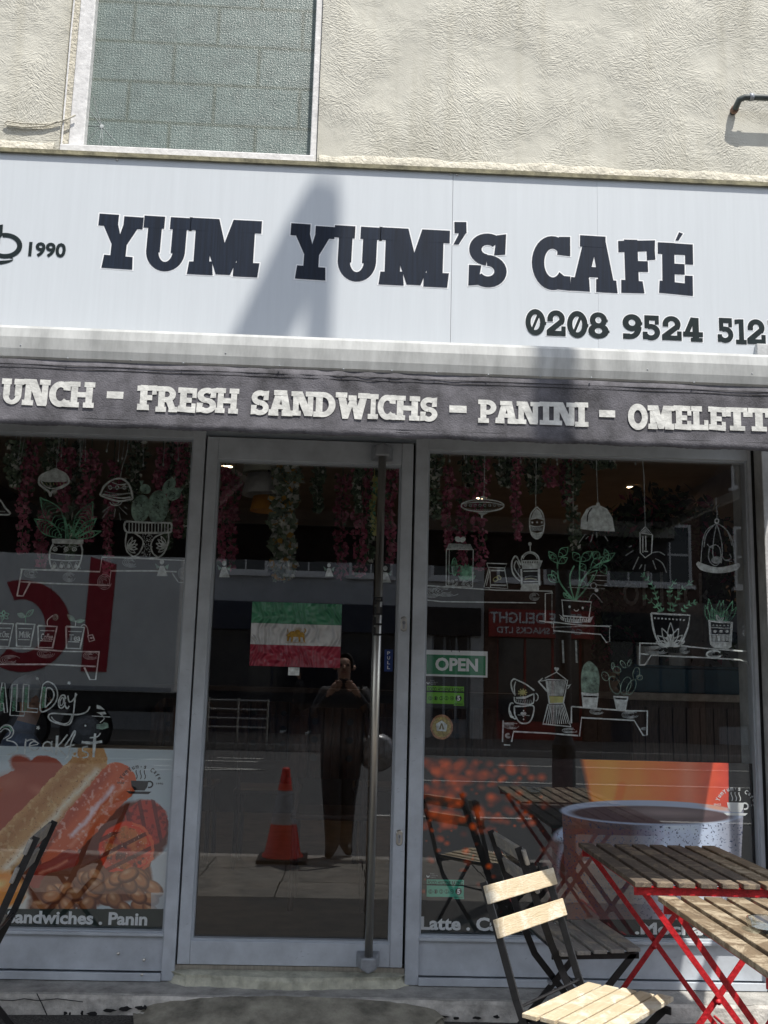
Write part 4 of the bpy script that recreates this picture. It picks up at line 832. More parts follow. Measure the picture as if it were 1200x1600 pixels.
d=F2(); woodshelf(d,[(105,978),(108,790),(280,795),(480,815),(700,838),(1020,860)],[(105,978),(150,975),(205,893),(450,905),(700,915),(960,932),(1020,950),(1055,1020),(1080,1030)],[(250,850,110,.3),(495,852,46,.6),(740,885,70,.5)],2.3); d.st('chalk',1.8,(112,880),(185,888),sm=False); d.ell('chalk',2.6,740,885,62,30,20,330); d.build('drawn_shelf',WR)
d=Draw(650,960,2.182); d.st('chalk',2,(500,5),(600,12),sm=False); d.ell('chalk',1.4,545,10,52,18,0,180)
for i in range(8): d.st('chalk',1.2,(505+i*11,10),(508+i*10,24),sm=False)
for q in ((500,88,503,165),(545,88,548,165)): d.st('chalk2',2.6,q[:2],q[2:],sm=False)
d.build('drawn_bowl',WR)

# ---------------------------------------------------------------- printed posters inside the lower glass
YY,XX=np.mgrid[0:1,0:1]
def noise2(h,w,sc,seed,oct=4):
    rs=np.random.RandomState(seed); o=np.zeros((h,w)); a=1;t=0
    for k in range(oct):
        gh,gw=max(2,int(h/sc*2**k))+2,max(2,int(w/sc*2**k))+2; g=rs.rand(gh,gw)
        y=np.linspace(0,gh-1.001,h); x=np.linspace(0,gw-1.001,w); yi=y.astype(int); xi=x.astype(int); fy=(y-yi)[:,None]; fx=(x-xi)[None]; fy=fy*fy*(3-2*fy); fx=fx*fx*(3-2*fx)
        v=(g[yi][:,xi]*(1-fy)*(1-fx)+g[yi+1][:,xi]*fy*(1-fx)+g[yi][:,xi+1]*(1-fy)*fx+g[yi+1][:,xi+1]*fy*fx)
        o+=a*v; t+=a; a*=.5
    return o/t
class Canvas:
    def __init__(s,x0,x1,z0,z1,W,H,bg):
        s.W,s.H=W,H; X,Z=np.meshgrid(np.linspace(x0,x1,W),np.linspace(z0,z1,H)); s.x,s.y=Qv(X,np.full_like(X,.04),Z)
        s.im=np.ones((H,W,3))*np.array(bg)/255.; s.n1=noise2(H,W,60,1); s.n2=noise2(H,W,14,2); s.n3=noise2(H,W,5,3,2); s.dx=s.x+(s.n2-.5)*6; s.dy=s.y+(s.n1-.5)*8
    def put(s,a,c): 
        a=np.clip(a,0,1)[...,None]; c=np.asarray(c,float)/255.; s.im=s.im*(1-a)+(c if c.ndim==3 else c[None,None])*a
    def ell(s,cx,cy,rx,ry,rot,c,soft=.05,alpha=1,warp=False):
        x,y=(s.dx,s.dy) if warp else (s.x,s.y); r=math.radians(rot); u=((x-cx)*math.cos(r)+(y-cy)*math.sin(r))/rx; v=(-(x-cx)*math.sin(r)+(y-cy)*math.cos(r))/ry
        d=np.sqrt(u*u+v*v); s.put(np.clip((1-d)/soft,0,1)*alpha,c); return d,u,v
    def cap(s,x0,y0,x1,y1,r,c,alpha=1,soft=1.2,warp=True,r1=None):
        x,y=(s.dx,s.dy) if warp else (s.x,s.y); dx,dy=x1-x0,y1-y0; t=np.clip(((x-x0)*dx+(y-y0)*dy)/(dx*dx+dy*dy),0,1)
        rr=r+(0 if r1 is None else (r1-r)*t); d=np.hypot(x-x0-t*dx,y-y0-t*dy)-rr; s.put(np.clip(-d/soft,0,1)*alpha,c); return d
    def obj(s,name,x0,x1,z0,z1,y,parent,rough=.5):
        l=s.im.mean(2,keepdims=True); s.im=np.clip(l+(s.im-l)*1.15,0,1); s.im=np.clip((s.im-.05)*1.16,0,1)**.66
        im=bpy.data.images.new(name+'_print',s.W,s.H); a=np.ones((s.H,s.W,4),np.float32); a[...,:3]=np.clip(s.im,0,1); im.pixels.foreach_set(a.ravel()); im.pack()
        m=bpy.data.materials.new(name+'_print'); m.use_nodes=True; n,L=NN(m); t=n.new('ShaderNodeTexImage'); t.image=im; B=n['Principled BSDF']; L.new(t.outputs[0],B.inputs['Base Color']); B.inputs['Roughness'].default_value=rough
        me=bpy.data.meshes.new(name); me.from_pydata([(x0,y,z0),(x1,y,z0),(x1,y,z1),(x0,y,z1),(x0,y+.001,z0),(x1,y+.001,z0),(x1,y+.001,z1),(x0,y+.001,z1)],[],[(0,1,2,3),(4,7,6,5),(0,4,5,1),(1,5,6,2),(2,6,7,3),(3,7,4,0)])
        uv=me.uv_layers.new(); co=[(0,0),(1,0),(1,1),(0,1)]
        for i,l in enumerate(me.loops): uv.data[i].uv=co[l.vertex_index%4]
        me.materials.append(m); o=bpy.data.objects.new(name,me); COL.objects.link(o)
        if parent: o.parent=parent; o.matrix_parent_inverse=parent.matrix_basis.inverted()
        return o
# full breakfast print
PZ1=P(150,1169,.04)[2]; LX0,LX1=-1.62,-.694
po=thing('breakfast_poster','printed poster of sausages, grilled tomato and beans in the left shop window','poster',(-1.1,.041,.47))
c=Canvas(LX0,LX1,.451,PZ1,860,680,(176,188,194)); x,y=c.x,c.y
c.put(np.clip((y-1180)/200,0,1)*.25,(150,160,165)); c.put(((x>232)&(y>1330)).astype(float)*.5,(195,200,205))
c.cap(-20,1370,215,1300,52,(78,36,26),soft=6); c.cap(60,1390,200,1370,40,(84,42,28),soft=6); c.cap(-60,1300,70,1218,46,(128,50,34),r1=38); c.ell(32,1192,20,16,20,(122,46,30),.3,warp=True); c.ell(12,1222,40,22,-20,(160,82,60),.9,.6,True); c.ell(60,1235,22,12,30,(190,110,85),.9,.5,True)
d=c.cap(142,1190,-20,1362,27,(176,124,76),r1=30)
e=c.cap(128,1192,-30,1350,15,(140,84,44),.8,14); e=c.cap(151,1204,0,1368,9,(225,216,196),.9,9); c.put((d<0)*np.clip((c.n3-.74)*9,0,1)*.8,(96,52,28)); c.put((d<0)*np.clip((c.n2-.55)*5,0,1)*.5,(212,180,130))
d=c.cap(182,1222,84,1334,31,(186,74,44),r1=25); c.cap(165,1210,66,1322,12,(128,40,26),.7,12); c.cap(196,1226,110,1322,5,(232,150,120),.75,7); c.put((d<0)*np.clip((c.n2-.58)*6,0,1)*.6,(238,200,190)); c.cap(176,1232,112,1306,6,(232,205,214),.85,5)
c.cap(55,1372,110,1342,15,(120,34,24)); c.cap(62,1364,104,1345,4,(225,140,110),.7,4)
d,_,_=c.ell(228,1286,36,38,10,(160,48,38),.08,warp=True); c.put((d<1)*np.clip((c.n2-.5)*6,0,1),(96,30,26)); c.put((d<1)*(np.abs(((x-y*.2)%22)-11)<3)*.75,(66,24,22))
d,u,v=c.ell(198,1327,45,44,0,(204,52,32),.06,warp=True); c.ell(193,1327,35,34,0,(150,48,30),.2,warp=True)
c.put((d<.75)*np.clip((c.n2-.52)*7,0,1),(66,26,20)); c.put((d<.8)*np.clip((c.n1-.55)*8,0,1)*.7,(196,110,58)); c.put((d<1)*(np.abs(((x*.5+y))%26-13)<3.4)*(y>1300)*.75,(52,20,16)); c.put(((d>.86)&(d<.97)&(u>.2))*.8,(214,88,56)); c.put((d<.9)*np.clip((c.n3-.80)*12,0,1),(236,190,170))
c.cap(85,1385,150,1372,24,(96,52,36)); rb=random.Random(4)
for i in range(46):
    bx,by=rb.uniform(60,240),rb.uniform(1362,1424)
    if bx<110 and by<1385: continue
    rx,ry,ro=rb.uniform(13,18),rb.uniform(9,12),rb.uniform(-60,60); k=rb.uniform(.8,1.15)
    c.ell(bx+1,by+2,rx+1.5,ry+1.5,ro,(62,28,18),.12); c.ell(bx,by,rx,ry,ro,(150*k,88*k,54*k),.35); c.ell(bx-2,by-3,rx*.55,ry*.4,ro,(205,160,122),.9,.75)
c.ell(0,1402,52,40,0,(214,210,200),.2,warp=True); c.ell(6,1390,38,32,10,(214,112,28),.25,warp=True); c.ell(0,1382,16,9,-20,(245,190,110),.8,.8)
c.put(((x>236)&(y>1395))*.7,(190,194,198)); c.cap(60,1345,90,1300,5,(60,26,20),.6,6)
c.put((y>1420.5).astype(float),(22,28,26)); 
c.obj('print',LX0,LX1,.451,PZ1,.0415,po)
def px_text(body,m,par,x0,y0,x1,y1,yd,bold=.02,name='lettering'):
    a,c_=P(x0,y1,yd),P(x1,y0,yd); return text(body,m,par,a[0],c_[0],a[2],c_[2],yd,name,bold)
px_text('Sandwiches . Panin',M['white_line'],po,10,1426,231,1442.5,.0405,.035)
def logo(par,cx,cy,m,k=1.0):
    s_='YumYum\'s Cafe'; n=len(s_); q=P(cx,cy,.0405)
    for i,ch in enumerate(s_):
        if ch==' ': continue
        a=math.radians(158-136*i/(n-1)); R0=.098*k; w_=.0145*k if ch in "YCm" else .011*k if ch!="'" else .004*k; h_=(.021 if ch in "YCf" else .015)*k
        text(ch,m,par,0,w_,0,h_ if ch!="'" else .006*k,.0405,'lettering',.02,rot=a-math.pi/2,center=(q[0]+R0*math.cos(a),q[2]+R0*.86*math.sin(a)-.010))
    b=MB(); X,Z=q[0],q[2]; f=lambda u,v:(X+u*k,Z+v*k)
    b.flat([f(-.045,.006),f(.040,.006),f(.036,-.022),f(.024,-.040),f(-.024,-.040),f(-.040,-.022)],.0406)
    b.flat([f(-.064,-.044),f(.058,-.044),f(.044,-.056),f(-.048,-.056)],.0405)
    pts=arc(X+.045*k,Z-.010*k,(.020*k,.018*k),(.012*k,.011*k),-110,120,14); b.flat(pts,.0404)
    for ox in (-.02,0,.02):
        l=[(ox+.004*math.sin(t*1.1),.014+t*.0085) for t in range(6)]; b.flat([f(u-.0022,v) for u,v in l]+[f(u+.0022,v) for u,v in l[::-1]],.0406)
    b.build('cup_logo',m,par)
    a=q; text('SINCE',m,par,a[0]-.112*k,a[0]-.076*k,a[2]-.010*k,a[2]-.001*k,.0405,'lettering',.01); text('1990',m,par,a[0]+.078*k,a[0]+.112*k,a[2]-.010*k,a[2]-.001*k,.0405,'lettering',.01)
logo(po,219,1222,M['gap'],.85)
# coffee mug print
PZ2=P(1050,1190,.04)[2]; RX0,RX1=.342,1.754
pr=thing('coffee_poster','printed poster of a speckled coffee mug and orange bokeh in the right shop window','poster',(1.05,.041,.47))
c=Canvas(RX0,RX1,.453,PZ2,1180,640,(9,11,11)); x,y=c.x,c.y; rb=random.Random(9)
for i in range(330):
    bx=660+abs(rb.gauss(0,1))*95; by=rb.uniform(1188,1395)
    if bx>860: continue
    if by>1300 and rb.random()<.65: continue
    r=rb.uniform(4,14)*(.65 if by>1290 else 1); k=rb.uniform(.25,1); c.ell(bx,by,r,r*.85,0,(235*k+20,72*k+8,24*k),.9,rb.uniform(.6,1))
t=np.clip((x-1000)/140,0,1)[...,None]; col=(1-t)*np.array([214,92,34])+t*np.array([150,44,36]); edge=905+(y-1190)*.22
c.put(np.clip((x-edge)/10,0,1)*(x<1139)*np.clip((1300-y)/14,0,1),col*(.9+.3*c.n1[...,None])*1.12); c.put(np.exp(-((x-1075)/14)**2)*(y<1300)*.5,(225,130,100)); c.put(np.exp(-((x-950)/26)**2)*(y<1300)*(x>edge+6)*.6,(238,150,50)); c.cap(962,1268,972,1228,9,(214,92,20),.9,5,False)
c.put(((x>862)&(x<895)&(y<1262)).astype(float)*.85,(24,12,10))
d1,_,_=c.ell(900,1360,56,74,0,(84,66,62),.10); c.ell(892,1300,34,14,-18,(170,186,214),.4); c.ell(880,1345,12,44,4,(150,160,188),.7,.8); c.ell(912,1362,40,62,0,(58,30,24),.10); c.ell(918,1362,32,52,6,(140,62,36),.6,.9); c.put((d1<1)*np.clip((c.n3-.66)*10,0,1)*.6,(30,32,40))
body=((x>878+np.clip(y-1270,0,200)*.05)&(x<1162-np.clip(y-1270,0,200)*.05)&(y>1272+14*np.sqrt(np.clip(1-((x-1018)/142)**2,0,1))-14)).astype(float)
sh=np.clip(1-np.abs((x-1060)/150),0,1)[...,None]; sh=np.clip((x-985)/55,0,1)[...,None]*np.clip((1175-x)/60,.45,1)[...,None]; base=np.array([62,52,54])*(1-sh)+np.array([196,208,236])*sh; base=base*(.86+.28*c.n1[...,None]); c.put(body,base)
c.put(body*np.exp(-((x-905)/24)**2)*.8,(96,52,40)); c.put(body*np.clip((c.n3-.70)*16,0,1)*.9,(28,34,58)); c.put(body*np.exp(-((x-1010)/14)**2)*.35,(60,68,88)); c.put(body*np.clip((y-1400)/60,0,1)*.35,(120,84,76))
dr_,_,_=c.ell(1018,1270,146,20,1.5,(150,162,188),.05); c.ell(1018,1273,134,14.5,1.5,(58,44,46),.12); c.ell(1040,1270,90,9,1.5,(120,100,100),.8,.7); c.ell(1120,1262,32,5,10,(210,120,80),.7,.7)
c.put((x>1166).astype(float),(8,9,10)); c.put(((x>1139)&(y<1262)).astype(float),(8,9,10)); c.put((y>1437).astype(float)*(x<1160),(16,20,20))
c.obj('print',RX0,RX1,.453,PZ2,.0415,pr)
px_text('Latte . Cappuccino',M['white_line'],pr,657,1436,890,1459,.0405,.035); px_text('.Mocha',M['white_line'],pr,992,1443,1098,1460,.0405,.035); px_text('.Americano',M['white_line'],pr,1103,1444,1242,1461,.0405,.035)
logo(pr,1150,1256,M['white_line'],.85)
# ---------------------------------------------------------------- signs and stickers on the glass
def pquad(b,x0,y0,x1,y1,yd): a,c_=P(x0,y1,yd),P(x1,y0,yd); b.flat([(a[0],a[2]),(c_[0],a[2]),(c_[0],c_[2]),(a[0],c_[2])],yd)
op=thing('open_sign','green OPEN sign with a white border hanging on cords inside the glass','sign',P(713,1037,.048))
b=MB(); a,c_=P(663,1056,.048),P(762,1018,.048); b.box(a[0],.048,a[2],c_[0],.052,c_[2]); b.build('board',M['white_line'],op)
b=MB(); a,c_=P(666,1053,.0475),P(759,1025,.0475); b.flat([(a[0],a[2]),(c_[0],a[2]),(c_[0],c_[2]),(a[0],c_[2])],.0475); b.build('panel',mat('open_green',(.015,.22,.09),.4,0,.05),op)
px_text('OPEN',M['white_line'],op,680,1029,747,1048,.0470,.04)
b=MB(); 
for x0,x1 in ((706,700),(718,708)): b.tube([P(x0,1019,.0465),P(x1,985,.06)],.0012,4)
b.build('cord',M['gap'],op)
def rating(y0,lbl,green):
    t=thing('hygiene_rating_sticker',lbl,'sticker',P(698,y0+20,.0405),'food hygiene rating stickers'); g=mat('rating_'+lbl[:6],green,.5,0,.05)
    b=MB(); pquad(b,664,y0,730,y0+46,.0410); b.build('backing',M['gap'],t)
    b=MB(); pquad(b,666.5,y0+13,725,y0+39,.0404); pquad(b,709,y0+39.2,725,y0+42.5,.0404); b.build('green_panel',g,t)
    b=MB(); pquad(b,666.5,y0+20.6,725,y0+21.3,.0402)
    for i in range(5):
        q=P(672.5+i*8.4,y0+31,.0402); b.flat(arc(q[0],q[2],(.0085,.0085),(.0068,.0068),0,360,16),.0402-.00002*i)
    q=P(716.5,y0+31,.04); b.flat([(q[0]+.0135*math.cos(k*.3927),q[2]+.0135*math.sin(k*.3927)) for k in range(16)],.0401); b.build('rating_circles',M['gap'],t)
    px_text('FOOD HYGIENE RATING',M['gap'],t,668.5,y0+15,723.5,y0+19.8,.0402,.02); px_text('5',M['white_line'],t,714.2,y0+27,719,y0+35,.0399,.04); px_text('VERY GOOD',M['gap'],t,710,y0+39.5,723,y0+41.3,.0400,.01)
    for i in range(5): px_text(str(i),M['gap'],t,671.3+i*8.4,y0+28.8,673.7+i*8.4,y0+33.3,.0401,.01)
    px_text('Food\nStandards\nAgency',M['chalk2'],t,672,y0+2.5,684,y0+10,.0402,.01); b=MB(); q=P(668.8,y0+6,.04); b.flat(arc(q[0],q[2],(.007,.009),(.003,.003),170,370,12),.0402); b.build('emblem',M['chalk'],t)
rating(1060,'lime green hygiene rating sticker just under the OPEN sign',(.16,.46,.03)); rating(1362,'mint green hygiene rating sticker low down beside the chair back',(.10,.50,.34))
t=thing('round_sticker','round gold and orange certificate sticker below the lime hygiene rating','sticker',P(690,1135,.0405))
q=P(690,1136,.041); b=MB(); b.flat([(q[0]+.048*(1+.03*math.sin(k*1.7))*math.cos(k*.2618),q[2]+.052*math.sin(k*.2618)) for k in range(24)],.0408); b.build('rim',mat('orange_foil',(.55,.28,.15),.35,.3,.3,60),t)
b=MB(); b.flat([(q[0]+.040*math.cos(k*.2618),q[2]+.043*math.sin(k*.2618)) for k in range(24)],.0405); b.build('disc',mat('gold_foil',(.50,.40,.14),.3,.4,.3,90),t)
b=MB(); b.flat([(q[0]+u,q[2]+v) for u,v in((-.020,-.016),(.020,-.018),(.024,.010),(.0,.028),(-.024,.012))],.0402); b.build('badge',M['chalk'],t); b=MB(); b.flat([(q[0]+u,q[2]+v) for u,v in((-.012,-.010),(-.004,-.010),(.0,.008),(.004,-.010),(.012,-.010),(.003,.016),(-.003,.016))],.0400); b.build('emblem',mat('sticker_olive',(.2,.17,.08),.5),t)
t=thing('pull_sticker','small blue sticker with white letters PULL beside the door handle','sticker',P(607,1032,.029)); b=MB(); pquad(b,600,1015,614,1049,.0292); b.build('panel',mat('pull_blue',(.012,.045,.22),.4),t)
for i,ch in enumerate('PULL'): px_text(ch,M['white_line'],t,605,1018+i*7.4,609.5,1023+i*7.4,.0290,.02)
pb=thing('handle_lettering','black block letters PULL stuck down the steel door handle','sticker',(hx,-.093,1.8))
for i,ch in enumerate('PULL'):
    z=P(594,932+i*16,-.09)[2]; b=MB(); k=.017
    sh_={'P':[(-1,-1,-.55,1),(-1,.6,1,1),(.55,-.1,1,1),(-1,-.2,1,.15)],'U':[(-1,-1,-.5,1),(.5,-1,1,1),(-1,-1,1,-.55)],'L':[(-1,-1,-.5,1),(-1,-1,1,-.5)]}[ch]
    for j,(u0,v0,u1,v1) in enumerate(sh_): b.box(hx+u0*k,-.0935-.0003*j,z-.018+v0*k,hx+u1*k,-.0912,z-.018+v1*k)
    b.build('letter',M['gap'],pb)
# flag
fl=thing('flag','green, white and red flag with a golden lion and sun stuck on the door glass','flag',P(462,990,.027))
fx0,fx1=P(392,990,.027)[0],P(533,990,.027)[0]; fz0,fz1=P(462,1042,.027)[2],P(462,942,.027)[2]
def flagpart(n,m,z0,z1):
    b=MB();vs=[];fs=[];nx,nz=70,18
    for j in range(nz+1):
        for i in range(nx+1):
            u=i/nx; x=fx0+(fx1-fx0)*u; z=z0+(z1-z0)*j/nz; vs.append((x,.0235+.0014*math.sin(x*60+14*math.sin(z*18))*math.sin(z*40+5*math.sin(x*20)),z))
    for j in range(nz):
        for i in range(nx): a=j*(nx+1)+i; fs.append((a,a+1,a+nx+2,a+nx+1))
    b.add(vs,fs); b.build(n,m,fl,smooth=True)
h_=(fz1-fz0)/3
def flm(n,c,c2): 
    m=mat(n,c,.32,0,.1,9,.0,30); nn,L=NN(m); tc=nn.new('ShaderNodeTexCoord'); wv=nn.new('ShaderNodeTexWave'); wv.inputs['Scale'].default_value=9; wv.inputs['Distortion'].default_value=14; wv.inputs['Detail Scale'].default_value=.8; L.new(tc.outputs['Object'],wv.inputs[0]); bp=nn.new('ShaderNodeBump'); bp.inputs['Strength'].default_value=1; bp.inputs['Distance'].default_value=.012; L.new(wv.outputs[1],bp.inputs['Height']); L.new(bp.outputs[0],nn['Principled BSDF'].inputs['Normal']); return m
flagpart('red_stripe',flm('flag_red',(.36,.03,.06),0),fz0,fz0+h_-.0005); flagpart('white_stripe',flm('flag_white',(.62,.62,.62),0),fz0+h_,fz0+2*h_-.0005); flagpart('green_stripe',flm('flag_green',(.07,.27,.15),0),fz0+2*h_,fz1)
fc=Vector(((fx0+fx1)/2,0,fz0+1.5*h_)); k=.0008
b=MB(); q=lambda u,v:(fc.x+u*k,fc.z+v*k)
b.flat([q(*p) for p in ((-44,2),(-30,16),(-14,18),(10,12),(34,14),(46,4),(46,-12),(50,-38),(42,-38),(36,-14),(24,-12),(26,-38),(17,-38),(12,-12),(-14,-12),(-16,-38),(-26,-38),(-24,-16),(-34,-14),(-38,-36),(-47,-36),(-44,-10),(-52,-6))],.0215)
for a in range(0,181,18): r=math.radians(a); b.flat([q(8+18*math.cos(r-.07),12+18*math.sin(r-.07)),q(8+18*math.cos(r+.07),12+18*math.sin(r+.07)),q(8+32*math.cos(r),12+32*math.sin(r))],.0213)
b.flat([q(8+15*math.cos(i*.35),12+15*math.sin(i*.35)) for i in range(10)],.0212); b.flat([q(46,8),q(54,22),q(48,36),q(42,34),q(47,24),q(42,10)],.0214); b.flat([q(-44,8),q(-50,30),q(-47,31),q(-40,10)],.0214); b.flat([q(-55,-40),q(55,-40),q(55,-42),q(-55,-42)],.0213)
b.build('lion_and_sun',mat('flag_gold',(.42,.24,.03),.5,0,.3,90),fl)
t=thing('paper_note','small white paper tab stuck under the flag on the door glass','note',P(459,1048,.027)); b=MB(); pquad(b,450,1043,468,1055,.0280); b.build('paper',M['chalk'],t)
# ---------------------------------------------------------------- inside the café
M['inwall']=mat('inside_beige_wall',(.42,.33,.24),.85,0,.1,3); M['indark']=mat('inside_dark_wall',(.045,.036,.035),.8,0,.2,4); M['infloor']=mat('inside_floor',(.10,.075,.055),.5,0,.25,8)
M['panel']=mat('dark_brown_panelling',(.12,.085,.065),.55,0,.25,20,stretch=(8,8,.6)); M['brownwood']=mat('brown_chair_wood',(.06,.026,.014),.5,0,.2,14); M['tablewood']=mat('inside_table_wood',(.42,.36,.29),.6,0,.2,20,stretch=(1,10,1))
IX0,IX1,IY,IZ=-3.2,2.9,6.6,3.15
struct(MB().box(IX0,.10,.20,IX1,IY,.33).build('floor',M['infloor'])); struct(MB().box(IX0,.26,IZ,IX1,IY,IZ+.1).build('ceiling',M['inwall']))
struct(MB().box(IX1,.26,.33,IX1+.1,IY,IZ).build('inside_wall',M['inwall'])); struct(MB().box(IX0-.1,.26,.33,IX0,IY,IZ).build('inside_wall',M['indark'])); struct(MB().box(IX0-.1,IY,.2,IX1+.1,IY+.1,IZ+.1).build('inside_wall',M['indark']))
for k,(x,y) in enumerate(((G(988,760,IZ)[0],G(988,760,IZ)[1]),(1.2,4.6),(-1.0,3.6),(2.6,5.4))):  # only the first is a known lamp; the others are added to brighten the room
    t=thing('downlight',('lit round downlight in the beige ceiling above the counter','added round downlight brightening the back of the café from the ceiling','added round downlight brightening the left tables','added round downlight brightening the far right ceiling corner')[k],'ceiling light',(x,y,IZ),'ceiling downlights')
    b=MB(); b.lathe((x,y,IZ-.012),[(.075,.0115),(.078,.004),(.060,0),(.045,.006)],20); b.build('rim',M['steel'],t,smooth=True)
    b=MB(); b.lathe((x,y,IZ-.006),[(0,0),(.045,0)],16); b.build('bulb',emit('warm_bulb',(1,.72,.42),9),t)
    l=bpy.data.lights.new('downlight_lamp','SPOT'); l.energy=9 if x>2 else 8; l.spot_size=2.0; l.spot_blend=.8; l.color=(1,.72,.46); l.shadow_soft_size=.05
    lo=bpy.data.objects.new('lamp',l); lo.location=(x,y,IZ-.03); COL.objects.link(lo); lo.parent=t; lo.matrix_parent_inverse=t.matrix_basis.inverted()
# counter and shelf wall at the right
t=thing('counter','dark wood panelled serving counter behind the right window','counter',(2.3,1.8,.33))
MB().box(1.72,1.75,.33,2.9,2.4,1.40).build('front',M['panel'],t)
for i in range(14): MB().box(1.73+i*.083,1.735,.36,1.73+i*.083+.074,1.749,1.36).build('plank',M['panel'],t)
MB().box(1.66,1.68,1.401,2.9,2.46,1.445).build('worktop',M['tablewood'],t,bevel=.006)
t=thing('paper_towel_rolls','two pale paper rolls standing on the counter by the beige wall','rolls',(2.1,2.1,1.445))
for i,(x,y,h_) in enumerate(((2.02,2.35,.30),(2.22,2.30,.26))): b=MB(); b.lathe((x,y,1.446),[(0,0),(.07,0),(.07,h_),(.025,h_),(.025,h_-.02),(0,h_-.02)],22); b.build('roll',M['white_paint'],t,smooth=False)
t=thing('menu_board','dark chalkboard with handwritten words inside a leafy wreath at the right of the café','board',(2.27,2.77,2.1))
MB().box(1.82,2.75,1.60,2.72,2.79,2.70).build('panel',M['gap'],t)
o=text('of luck',M['chalk2'],t,-.55,.55,2.05,2.30,0,'handwriting',.0)
for v in o.data.vertices: v.co=(2.30+v.co.x*.6,2.745,v.co.z)
def leaves(b,c,r,n,size,flat=(1,1,1),dens=None):
    for i in range(n):
        while True:
            p=Vector((R_(-1,1),R_(-1,1),R_(-1,1)))
            if p.length<1: break
        p=Vector((c[0]+p.x*r*flat[0],c[1]+p.y*r*flat[1],c[2]+p.z*r*flat[2])); s=size*R_(.6,1.3)
        d=Vector((R_(-1,1),R_(-1,1),R_(-1,1))).normalized(); e=d.cross(Vector((R_(-1,1),R_(-1,1),R_(-1,1)))).normalized()
        b.cur=random.randint(0,1) if random.random()<.9 else 2
        b.add([p-d*s,p+e*s*.45,p+d*s,p-e*s*.45],[(0,1,2,3)])
t=thing('wreath','dark leafy wreath with a few red blooms around the menu board','wreath',(2.27,2.7,2.1)); b=MB()
for i in range(46):
    a=i/46*2*math.pi; y,z=2.27+.48*math.cos(a),2.14+.60*math.sin(a); leaves(b,(y,2.68,z),.20,36,.05,(1,.5,1))
b.build('foliage',[M['leafd'],M['leaf'],M['pink']],t); b=MB(); b.tube([(2.27+.48*math.cos(a/20*2*math.pi),2.70,2.14+.6*math.sin(a/20*2*math.pi)) for a in range(21)],.015,6); b.build('hoop',M['gap'],t)
t=thing('wall_cabinet','tall grey fridge cabinet standing beside the counter','cabinet',(2.6,1.4,.33)); MB().box(2.34,3.20,1.45,2.79,3.22,2.05).build('door',mat('cabinet_grey',(.14,.16,.18),.4,0,.1),t,bevel=.01); MB().box(2.33,2.62,.33,2.80,3.2,2.07).build('body',M['cast'],t)
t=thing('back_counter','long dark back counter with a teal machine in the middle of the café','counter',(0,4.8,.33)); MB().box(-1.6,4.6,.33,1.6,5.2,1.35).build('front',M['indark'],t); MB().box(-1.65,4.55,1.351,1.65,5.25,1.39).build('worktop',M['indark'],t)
t=thing('teal_bin','teal box standing on the counter top behind the drawn fern','box',(2.3,1.9,1.45)); MB().box(1.80,1.9,1.446,2.5,2.25,1.60).build('body',mat('teal',(.02,.09,.13),.5),t,bevel=.01); MB().box(1.79,1.89,1.6005,2.51,2.26,1.615).build('lid',mat('teal_lid',(.015,.06,.09),.5),t)
# pendant lamps with hanging ivy in the door glass
def shade(t,x,y,z0,z1,r0,r1,m): b=MB(); b.lathe((x,y,0),[(r0,z0),(r1,z1),(r1-.01,z1),(r0-.01,z0)],28); b.build('lamp_shade',m,t,smooth=True)
M['shade']=mat('cream_lamp_shade',(.62,.61,.50),.7,0,.08); M['shade2']=mat('pale_blue_shade_rim',(.30,.36,.42),.6); M['orange']=mat('orange_shade',(.75,.32,.04),.6)
LY=.75; qx,qy,qz=P(420,740,LY)
t=thing('pendant_lamp','tiered cream pendant lamp with an orange shade behind hanging ivy, seen through the door','lamp',(qx,LY,IZ))
shade(t,qx,LY,P(430,742,LY)[2],P(430,700,LY)[2],.135,.115,M['shade']); shade(t,qx-.01,LY+.01,P(430,774,LY)[2],P(430,743,LY)[2],.125,.10,M['white_paint']); shade(t,qx+.0,LY+.02,P(430,798,LY)[2],P(430,776,LY)[2],.09,.075,M['orange'])
b=MB(); b.tube([(qx,LY,2.45),(qx,LY,IZ)],.006,6); b.build('cord',M['gap'],t)
def strand(name,lbl,cat,grp,px,y0p,y1p,dep,wpx,mats,n,size,taper=.35):
    top,bot=P(px,y0p,dep),P(px,y1p,dep); L=top[2]-bot[2]; w_=wpx/365*(CD+dep)/CD/2; b=MB()
    for i in range(n):
        t=random.random(); z=top[2]-t*L; ww=w_*(1-taper*t)*(.6+.4*abs(math.sin(t*17+px))); x=top[0]+R_(-1,1)*ww+.008*math.sin(t*9); y=dep+R_(-1,1)*ww*.8; s=size*R_(.6,1.3)
        d=Vector((R_(-1,1),R_(-.6,.6),R_(-1,1))).normalized(); e=d.cross(Vector((R_(-.4,.4),1,R_(-.4,.4)))).normalized(); p=Vector((x,y,z)); u=d.cross(e)*s*.25
        b.cur=0 if random.random()<.62 else (1 if random.random()<.7 or len(mats)<3 else 2)
        b.add([p-d*s,p-d*s*.2+e*s*.6,p+d*s+u,p-d*s*.2-e*s*.6],[(0,1,2),(0,2,3)])
    b.cur=len(mats)-1; b.tube([(top[0],dep,IZ-.004),(top[0],dep,bot[2]+.03)],.0025,4)
    return tag(b.build(name,mats),lbl,cat,grp)
PK=[M['pink'],M['pink2'],M['leaf']]; GR=[M['leaf'],M['leaf2'],M['palep']]
od=['first','second','third','fourth','fifth','sixth','seventh','eighth']
